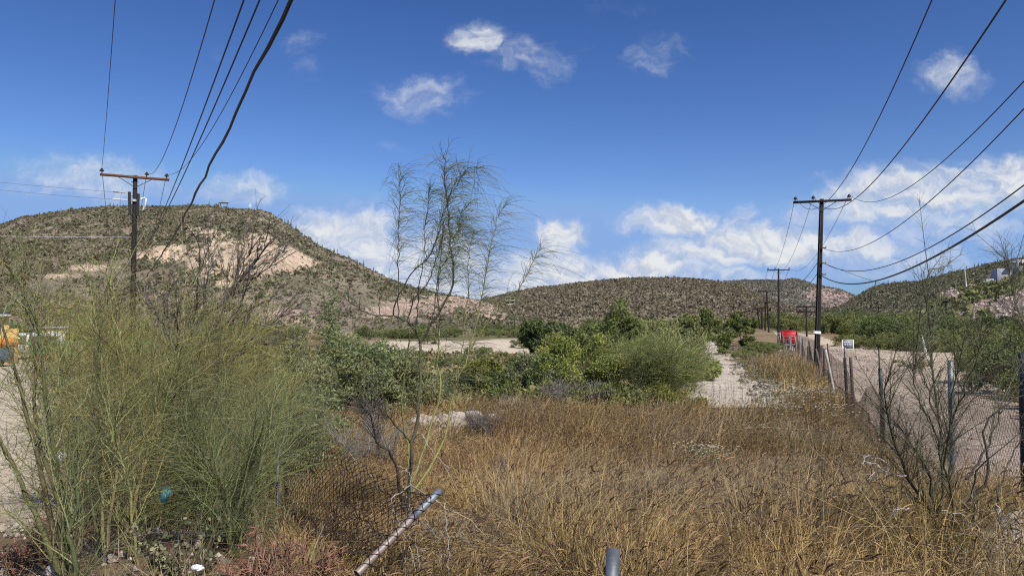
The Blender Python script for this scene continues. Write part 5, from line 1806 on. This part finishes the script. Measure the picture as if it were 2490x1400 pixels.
for px, d, s, lab in [(990, 52, .5, 'low bush at the near edge of the sand flat, left of the sapling'), (1090, 45, .4, 'small bush in front of the pale sand flat'), (1170, 58, .45, 'bush on the pale sand flat'), (1290, 75, .6, 'bush on the far sand flat left of the lime shrub'),
                      (1040, 84, .5, 'bush at the back of the sand flat'), (1215, 50, .42, 'bush in front of the sand flat right of the sapling'), (940, 38, .5, 'bush behind the leafy shrub near the sand flat')]:
    place(int(rp_.integers(0, 3)), gpt(px, d), rp_.uniform(0, 6), (s * 1.3, s, s * .8), lab, 'bushes scattered on the sand flat')
for px, d, s, lab in [(2185, 50, .22, 'small green weed bush on the sandy verge'), (2196, 46, .2, 'weed bush in the road edge, nearer the camera'), (2228, 44, .3, 'weed bush on the verge left of the leaning shrub'), (2250, 47, .3, 'weed bush on the verge behind the dark stems'), (2150, 55, .12, 'tiny weed tuft on the sandy verge')]:
    place(0, gpt(px, d), rp_.uniform(0, 6), (s * .6, s * .6, s * .55), lab, 'weed bushes on the verge')
# dry brush strip behind the brown grass, left of the fence
for px, d, s in [(1840, 62, .42), (1860, 68, .42), (1820, 56, .36), (1875, 75, .45), (1850, 80, .5), (1835, 90, .5), (1880, 90, .4)]:
    place(2, gpt(px, d), rp_.uniform(0, 6), (s * 1.3, s * 1.2, s * .75), 'low brush between the wash and the fence stakes', 'low brush along the fence')

# ------------------------------------------------------------------ grass


def grass_density(x, y):
    px = x / np.maximum(y, .1) * FPX + 1245
    left = 700 + 25 * np.clip((y - 6) / 14, 0, 1) + 90 * (fbm(y * .5, x * .5, 221, 2) - .5)
    d = sstep(-60, 60, px - left)
    back = 24.5 + 3.0 * (fbm(x * .25, y * 0, 223, 3) - .5)
    d = d * (1 - sstep(-1, 1, y - back))
    # tongue of grass along the fence further back
    cx = 0.335 * y + 1.2
    tongue = sstep(0, 1.2, x - (0.262 * y + 2.6)) * (y > 24) * (y < 58) * (1 - sstep(40, 58, y) * .5)
    d = np.maximum(d, tongue * 1.0)
    d = d * (x < fence_x(y) - .15 + .5 * (fbm(y * .8, x * 0, 224, 2) - .5) + .5 * (y < 17))
    d = d * (1 - .95 * np.exp(-((px - 2440) / 90) ** 2 - ((y - 4.8) / 1.3) ** 2))
    d = d * (1 - .75 * np.exp(-((px - 2320) / 110) ** 2 - ((y - 4.5) / .8) ** 2))
    stone = np.exp(-(((x + 1.7) / 1.5) ** 2 + ((y - 21.3) / 1.3) ** 2))
    d = d * (1 - .9 * sstep(.3, .6, stone))
    return d


def grass(n_tuft, y0, y1, nb, wd, K, seed, heads, mb_, mh_, hmul=1.0):
    rg = np.random.default_rng(seed)
    # uniform over the wedge seen by the camera
    y = np.sqrt(y0 ** 2 + (y1 ** 2 - y0 ** 2) * rg.random(n_tuft))
    x = y * rg.uniform(-.42, .78, n_tuft)
    dn = grass_density(x, y)
    keep_ = rg.random(n_tuft) < dn * (0.18 + 1.2 * sstep(.3, .6, fbm(x * .8, y * .8, 231, 3)))
    x, y = x[keep_], y[keep_]
    n = len(x)
    near_mesh = (1 - .68 * sstep(-1.9, -1.2, x + .32 * (y - 4)) * (x < .35 - .25 * (y - 4)) * (y < 7.6))
    hgt = near_mesh * (.22 + .62 * fbm(x * .45, y * .45, 232, 3) + .28 * (fbm(x * 1.5, y * 1.5, 233, 2) - .5)) * rg.uniform(.7, 1.25, n) * hmul * (1 + .3 * sstep(9, 20, y)) * (1 - .45 * np.exp(-((x + 1.5) / 1.6) ** 2 - ((y - 18.5) / 2.8) ** 2))
    straw = fbm(x * .42 + 5, y * .42, 234, 4)[:, None] + .13 * rg.normal(0, 1, (n, 1)) + .05 - .10 * sstep(5, 13, y)[:, None] + .12 * sstep(26, 30, y)[:, None]
    gold = np.array([.47, .33, .135])
    brn = np.array([.25, .16, .076])
    grey = np.array([.35, .29, .185])
    c = brn + (gold - brn) * sstep(.38, .62, straw)
    gsel = sstep(.60, .75, fbm(x * .5 - 8, y * .5 + 4, 235, 3))[:, None]
    c = c * (1 - gsel) + grey * gsel
    greenish = sstep(.50, .66, fbm(x * .7 + 31, y * .7, 236, 3))[:, None] * .38
    c = c * (1 - greenish) + np.array([.20, .185, .06]) * greenish
    N = n * nb
    tx, ty, th = np.repeat(x, nb), np.repeat(y, nb), np.repeat(hgt, nb)
    a = rg.uniform(0, 6.28, N)
    r = rg.random(N) ** .6
    bx, by = tx + np.cos(a) * r * .16, ty + np.sin(a) * r * .16
    bz = gz(bx, by) - .02
    h = th * rg.uniform(.55, 1.15, N)
    lean = r * .55 + .08
    dx = np.cos(a) * lean + .20 + rg.normal(0, .13, N)
    dy = np.sin(a) * lean + rg.normal(0, .13, N)
    bend = rg.gamma(2, .16, N)
    flat = rg.random(N) < .22
    bend = np.where(flat, bend * 2.4, bend)
    dx = np.where(flat, dx + rg.normal(0, .7, N), dx)
    dy = np.where(flat, dy + rg.normal(0, .7, N), dy)
    s = np.linspace(0, 1, K)
    P = np.stack([bx[:, None] + h[:, None] * (dx[:, None] * s + bend[:, None] * dx[:, None] * s ** 2 * 1.2), by[:, None] + h[:, None] * (dy[:, None] * s + bend[:, None] * dy[:, None] * s ** 2),
                  bz[:, None] + h[:, None] * (s - bend[:, None] * .55 * s ** 3)], -1)
    w = wd * rg.uniform(.6, 1.3, N)[:, None] * (1 - .75 * s ** 2)[None] * .5
    sd = np.stack([np.cos(a + 1.57 + rg.normal(0, .7, N)), np.sin(a + 1.57), rg.normal(0, .25, N)], 1)
    sd /= np.linalg.norm(sd, axis=1, keepdims=True)
    cb = np.repeat(c, nb, 0) * rg.uniform(.5, 1.5, (N, 1))
    rr1 = rg.random(N)
    cb[rr1 < .06] = np.array([.58, .46, .26]) * rg.uniform(.7, 1.2, ((rr1 < .06).sum(), 1))
    cb[rr1 > .82] *= .42
    mb_.ribbons(P, w, sd, cb)
    hs_ = rg.random(N) < heads
    Q = P[hs_]
    d_ = Q[:, -1] - Q[:, -2]
    d_ /= np.linalg.norm(d_, axis=1, keepdims=True)
    ln = rg.uniform(.05, .10, len(Q))[:, None]
    o = Q[:, -1]
    ev = np.array([.14, 0, -.22])
    HP = np.stack([o - d_ * ln * .15, o + d_ * ln * .3, o + d_ * ln * .65 + ev * ln * .4, o + d_ * ln * .9 + ev * ln], 1)
    hr_ = np.array([.0012, .0046, .0040, .0012])[None] * (wd / .004) ** .75
    hc_ = np.where(rg.random((len(Q), 1)) < .45, np.array([[.13, .075, .045]]), np.array([[.34, .225, .11]])) * rg.uniform(.6, 1.4, (len(Q), 1))
    mh_.tubes(HP, np.broadcast_to(hr_, (len(Q), 4)), 4, hc_)


gm, gh = MB(), MB()
grass(3700, 2.7, 8, 36, .0034, 6, 301, .22, gm, gh, .92)
grass(5000, 8, 15, 28, .0054, 5, 302, .22, gm, gh)
grass(7600, 15, 27, 18, .0095, 4, 303, .22, gm, gh)
grass(9000, 27, 60, 16, .016, 4, 304, .15, gm, gh)
tag(gm.build('dry_grass', M_grass), 'golden brown dry grass filling the field in front of the fence', 'grass', kind='stuff')
tag(gh.build('seed_head_grass', M_grass), 'dark drooping seed heads of the dry grass', 'grass', kind='stuff')

# low litter, weeds and dry stalks under the left thicket and on the bank
rg = np.random.default_rng(321)
n = 5200
y = np.sqrt(2.6 ** 2 + (20 ** 2 - 2.6 ** 2) * rg.random(n))
x = y * rg.uniform(-.78, .02, n)
px_ = x / y * FPX + 1245
k_ = (rg.random(n) < .25 + .9 * sstep(.4, .6, fbm(x * .6, y * .6, 322, 3))) & (px_ < 760) & ((px_ > 160 + (y - 4) * 8) | (y < 5.2))
x, y = x[k_], y[k_]
nb = 12
N = len(x) * nb
tx, ty = np.repeat(x, nb) + rg.normal(0, .12, N), np.repeat(y, nb) + rg.normal(0, .12, N)
a = rg.uniform(0, 6.28, N)
h = rg.uniform(.08, .38, N)
s = np.linspace(0, 1, 4)
sp = rg.uniform(.2, 1.2, N)
P = np.stack([tx[:, None] + np.cos(a)[:, None] * sp[:, None] * h[:, None] * s, ty[:, None] + np.sin(a)[:, None] * sp[:, None] * h[:, None] * s, (gz(tx, ty) - .02)[:, None] + h[:, None] * s * (1 - .35 * s * sp[:, None])], -1)
pal = np.array([(.36, .27, .15), (.20, .19, .075), (.24, .16, .09), (.42, .36, .25), (.15, .155, .06)])
c = pal[rg.integers(0, 5, N)] * rg.uniform(.6, 1.3, (N, 1))
mb = MB()
mb.ribbons(P, .0035 * (1 - .7 * s)[None] * np.clip(ty / 6, .7, 3)[:, None], np.stack([-np.sin(a), np.cos(a), 0 * a], 1), c)
tag(mb.build('weeds', M_grass), 'mixed dry weeds and green sprouts under the left thicket', 'weeds', kind='stuff')
# leaf litter and pale stones on the bank
n = 9000
y = np.sqrt(2.4 ** 2 + (16 ** 2 - 2.4 ** 2) * rg.random(n))
x = y * rg.uniform(-.78, .85, n)
px_ = x / y * FPX + 1245
k_ = ((px_ < 760) | (px_ > 2330)) & (fbm(x * 1.2, y * 1.2, 323, 3) + .3 * rg.random(n) > .55)
x, y = x[k_], y[k_]
n = len(x)
sz = rg.gamma(1.5, .011, n)[:, None, None] + .006
V_ = np.stack([x, y, gz(x, y) + .02], 1)[:, None] + oct_[None] * sz * rg.uniform(.5, 1.4, (n, 6, 3))
mb = MB()
mb.add(V_, None, tri[None] + np.arange(n)[:, None, None] * 6, np.broadcast_to((np.array([.50, .43, .35]) * rg.uniform(.4, 1.35, (n, 1)))[:, None], (n, 6, 3)))
tag(mb.build('gravel', M_stone), 'pale gravel and litter scattered on the bank', 'gravel', kind='stuff')

# stones and clods on the road and its verge
rg = np.random.default_rng(325)
n = 9000
y = np.sqrt(8 ** 2 + (95 ** 2 - 8 ** 2) * rg.random(n))
x = fence_x(y) + .3 + 11 * rg.random(n)
k_ = fbm(x * .5, y * .25, 326, 3) + .35 * rg.random(n) > .62
x, y = x[k_], y[k_]
n = len(x)
sz = rg.gamma(1.4, .018, n)[:, None, None] + .012
V_ = np.stack([x, y, gz(x, y) + .05], 1)[:, None] + oct_[None] * sz * rg.uniform(.5, 1.4, (n, 6, 3))
mb = MB()
mb.add(V_, None, tri[None] + np.arange(n)[:, None, None] * 6, np.broadcast_to((np.array([.42, .34, .27]) * rg.uniform(.45, 1.3, (n, 1)))[:, None], (n, 6, 3)))
tag(mb.build('road_gravel', M_stone), 'loose stones and clods on the dirt road and its verge', 'gravel', kind='stuff')

# red brown dry plants at the bottom left
rg = np.random.default_rng(331)
for k, (px, d, s, lab) in enumerate([(600, 3.7, .30, 'reddish brown dried weed at the bottom edge left of the tilted pipe'), (690, 3.9, .34, 'reddish brown dried weed beside the foot of the tilted pipe'), (650, 4.4, .32, 'rusty dried weed behind the two bottom ones'), (770, 4.2, .28, 'rusty dried weed under the fallen fence'), (60, 4.6, .34, 'reddish dry weed at the left edge'), (110, 5.0, .30, 'reddish dry weed behind the upright stems at left')]):
    b0 = gpt(px, d)
    t = thing('dry_weed', b0, lab, 'weed', 'reddish dried weeds')
    S = []
    for q in range(16):
        a = rg.uniform(0, 6.28)
        sp = rg.uniform(.2, 1.0)
        s_ = np.linspace(0, 1, 8)[:, None]
        S.append(wiggle(b0 + np.array([math.cos(a) * sp, math.sin(a) * sp, 1]) * s * s_ * rg.uniform(.6, 1.2) - np.array([0, 0, .35]) * s * sp * s_ ** 2, .008, rg))
    S = np.array(S)
    MB().tubes(S, np.linspace(.0032, .0012, 8), 4, tint(len(S), (.26, .15, .10), rg)).build('stems', M_bark, t)
    T, _, _ = spawn(S, 620, rg, .25, 1, .055, .4, 1.0, .2, .1, (0, 0, 0), 4)
    m = MB()
    m.tubes(T, taper(len(T), 4, .0034, .002), 3, tint(len(T), (.30, .17, .115), rg, .4))
    m.build('dry_flowers', M_scrub, t)

# broad leaved plant with pale leaves
b0 = gpt(455, 4.3)
t = thing('broad_leaf_plant', b0, 'low dark plant with pale oval leaves at the bottom left', 'plant')
rg = np.random.default_rng(341)
S = []
for q in range(22):
    a = rg.uniform(0, 6.28)
    s_ = np.linspace(0, 1, 7)[:, None]
    S.append(wiggle(b0 + np.array([math.cos(a) * .75, math.sin(a) * .6, 1]) * .42 * s_ * rg.uniform(.5, 1.1), .008, rg))
S = np.array(S)
MB().tubes(S, np.linspace(.004, .0015, 7), 4, tint(len(S), (.12, .07, .05), rg)).build('stems', M_bark, t)
m = MB()
n = 420
k = rg.integers(0, 22, n)
f = rg.uniform(.3, 1, n)
cen = S[k, (f * 6).astype(int)] + rg.normal(0, .02, (n, 3))
a = rg.normal(0, 1, (n, 3))
a /= np.linalg.norm(a, axis=1, keepdims=True)
b = np.cross(a, rg.normal(0, 1, (n, 3)) + [0, 0, 1])
b /= np.linalg.norm(b, axis=1, keepdims=True)
u_ = np.linspace(0, 2 * math.pi, 9)[:-1]
sz = rg.uniform(.010, .022, n)
Vv = cen[:, None] + a[:, None] * (np.cos(u_)[None] * sz[:, None])[:, :, None] + b[:, None] * (np.sin(u_)[None] * sz[:, None] * .62)[:, :, None]
tri8 = np.array([[0, i, i + 1] for i in range(1, 7)])
m.add(Vv, None, tri8[None] + np.arange(n)[:, None, None] * 8, np.broadcast_to((np.where(rg.random((n, 1)) < .3, np.array([[.34, .33, .20]]), np.array([[.12, .13, .06]])) * rg.uniform(.7, 1.3, (n, 1)))[:, None], (n, 8, 3)))
m.build('leaves', M_leaf, t)

# white flowers
rg = np.random.default_rng(351)
fl = []
for px, d, r, n in [(1705, 14.5, .45, 70), (1725, 14.2, .4, 40), (1890, 27, 2.4, 190), (1960, 25, 2.0, 160), (2010, 21, 1.2, 90), (1900, 21.5, 2.0, 60)]:
    c0 = gpt(px, d)
    fl.append(np.stack([c0[0] + rg.normal(0, r * .6, n), c0[1] + rg.normal(0, r * .55, n), np.zeros(n)], 1))
fl = np.concatenate(fl)
n = len(fl)
hh = .45 + .25 * rg.random(n)
fl[:, 2] = gz(fl[:, 0], fl[:, 1])
top_ = fl + np.stack([rg.normal(0, .05, n), rg.normal(0, .05, n), hh + .12], 1)
mb = MB()
mb.tubes(np.stack([fl, (fl + top_) / 2, top_], 1), .003, 3, (.14, .15, .07))
for k in range(5):
    a = k * 1.2566 + rg.uniform(0, 1, n)
    dv = np.stack([np.cos(a), np.sin(a), .25 + 0 * a], 1) * .016 * np.clip(fl[:, 1:2] / 18, .8, 1.3)
    sv = np.stack([-np.sin(a), np.cos(a), 0 * a], 1) * .010 * np.clip(fl[:, 1:2] / 18, .8, 1.3)
    mb.quads(top_ + dv, dv * .9, sv, np.broadcast_to(np.array([.80, .78, .68]), (n, 3)))
tag(mb.build('white_wildflowers', M_flower), 'patches of small white wildflowers in the dry grass', 'flowers', kind='stuff')

# pale stones behind the sapling
rg = np.random.default_rng(361)


def stone(p_, s, label, group, seed):
    rg_ = np.random.default_rng(seed)
    nu, nv_ = 9, 6
    th, ph = np.meshgrid(np.linspace(0, 2 * math.pi, nu, endpoint=False), np.linspace(0.02, math.pi - .02, nv_))
    r = 1 + .28 * rg_.normal(0, 1, th.shape).clip(-1.4, 1.4) * np.sin(ph)
    V = np.stack([r * np.sin(ph) * np.cos(th) * s, r * np.sin(ph) * np.sin(th) * s * .8, r * np.cos(ph) * s * .62], -1)
    q = [[i * nu + j, i * nu + (j + 1) % nu, (i + 1) * nu + (j + 1) % nu, (i + 1) * nu + j] for i in range(nv_ - 1) for j in range(nu)]
    o = MB()
    o.add(V, [x_[::-1] for x_ in q], None, np.array([.50, .44, .37]) * rg_.uniform(.8, 1.15))
    ob = o.build('stone', M_stone)
    ob.location = p_
    ob.rotation_euler = (0, 0, rg_.uniform(0, 6))
    return tag(ob, label, 'stone', group)


for k in range(34):
    px = rg.uniform(1010, 1200)
    d = 21.6 + rg.normal(0, .8)
    p_ = gpt(px, d)
    p_[2] += .12 + .14 * rg.random()
    stone(p_, rg.gamma(3, .045) + .05, 'pale stone in the row lying in the grass behind the sapling', 'row of pale stones', 400 + k)
# rubble mound at the lower right corner
m = MB()
c0 = at(2470, 1310, 4.9)
gx, gy = np.meshgrid(np.linspace(-.55, .9, 44), np.linspace(-.6, .6, 36))
mz = .42 * np.exp(-((gx - .25) / .55) ** 2 - (gy / .33) ** 2) + .09 * (fbm(gx * 5, gy * 5, 371, 4) - .4)
X_, Y_ = c0[0] + gx.ravel(), c0[1] + gy.ravel()
i = np.arange(35)[:, None] * 44
j = np.arange(43)[None]
m.add(np.stack([X_, Y_, gz(X_, Y_) + mz.ravel() - .03], 1), np.stack([i + j, i + j + 1, i + 44 + j + 1, i + 44 + j], -1), None, np.array([.50, .43, .37])[None] * (.7 + .6 * fbm(gx.ravel() * 4, gy.ravel() * 4, 372, 3))[:, None])
o = m.build('rubble_mound', M_stone)
tag(o, 'pale mound of crumbled rubble at the lower right edge', 'rubble mound')

# litter
p_ = gpt(402, 5.6)
t = thing('plastic_cup', p_, 'light blue plastic cup caught in the twigs of the left thicket', 'litter')
pc = at(402, 1203, 5.4)
tt = np.array([.35, -.3, .85])
tt /= np.linalg.norm(tt)
MB().tubes(np.array([pc - tt * .055, pc - tt * .05, pc, pc + tt * .05, pc + tt * .052, pc + tt * .045]), np.array([.024, .026, .031, .036, .034, .033]), 14, (.12, .45, .50)).build('cup_body', M_plastic, t, smooth=True)


def bag(px, py, d, s, label, seed):
    rg_ = np.random.default_rng(seed)
    th, ph = np.meshgrid(np.linspace(0, 2 * math.pi, 20, endpoint=False), np.linspace(0.05, math.pi - .05, 14))
    r = 1 + .9 * (fbm(th * 1.7 + 3, ph * 2.6, seed, 4) - .5) + .14 * rg_.normal(0, 1, th.shape)
    V = np.stack([r * np.sin(ph) * np.cos(th) * s, r * np.sin(ph) * np.sin(th) * s * .7, r * np.cos(ph) * s * .55], -1)
    q = [[i * 20 + j, (i + 1) * 20 + j, (i + 1) * 20 + (j + 1) % 20, i * 20 + (j + 1) % 20] for i in range(13) for j in range(20)]
    o = MB()
    o.add(V, q, None, (.68, .69, .70))
    ob = o.build('crumpled_bag', M_plastic)
    ob.location = at(px, py, d)
    tag(ob, label, 'litter')


bag(480, 1380, 4.0, .032, 'crumpled white plastic bag at the bottom edge below the oval leaves', 7)
bag(142, 1110, 7.2, .08, 'crumpled white bag on the sand behind the upright stems at left', 9)
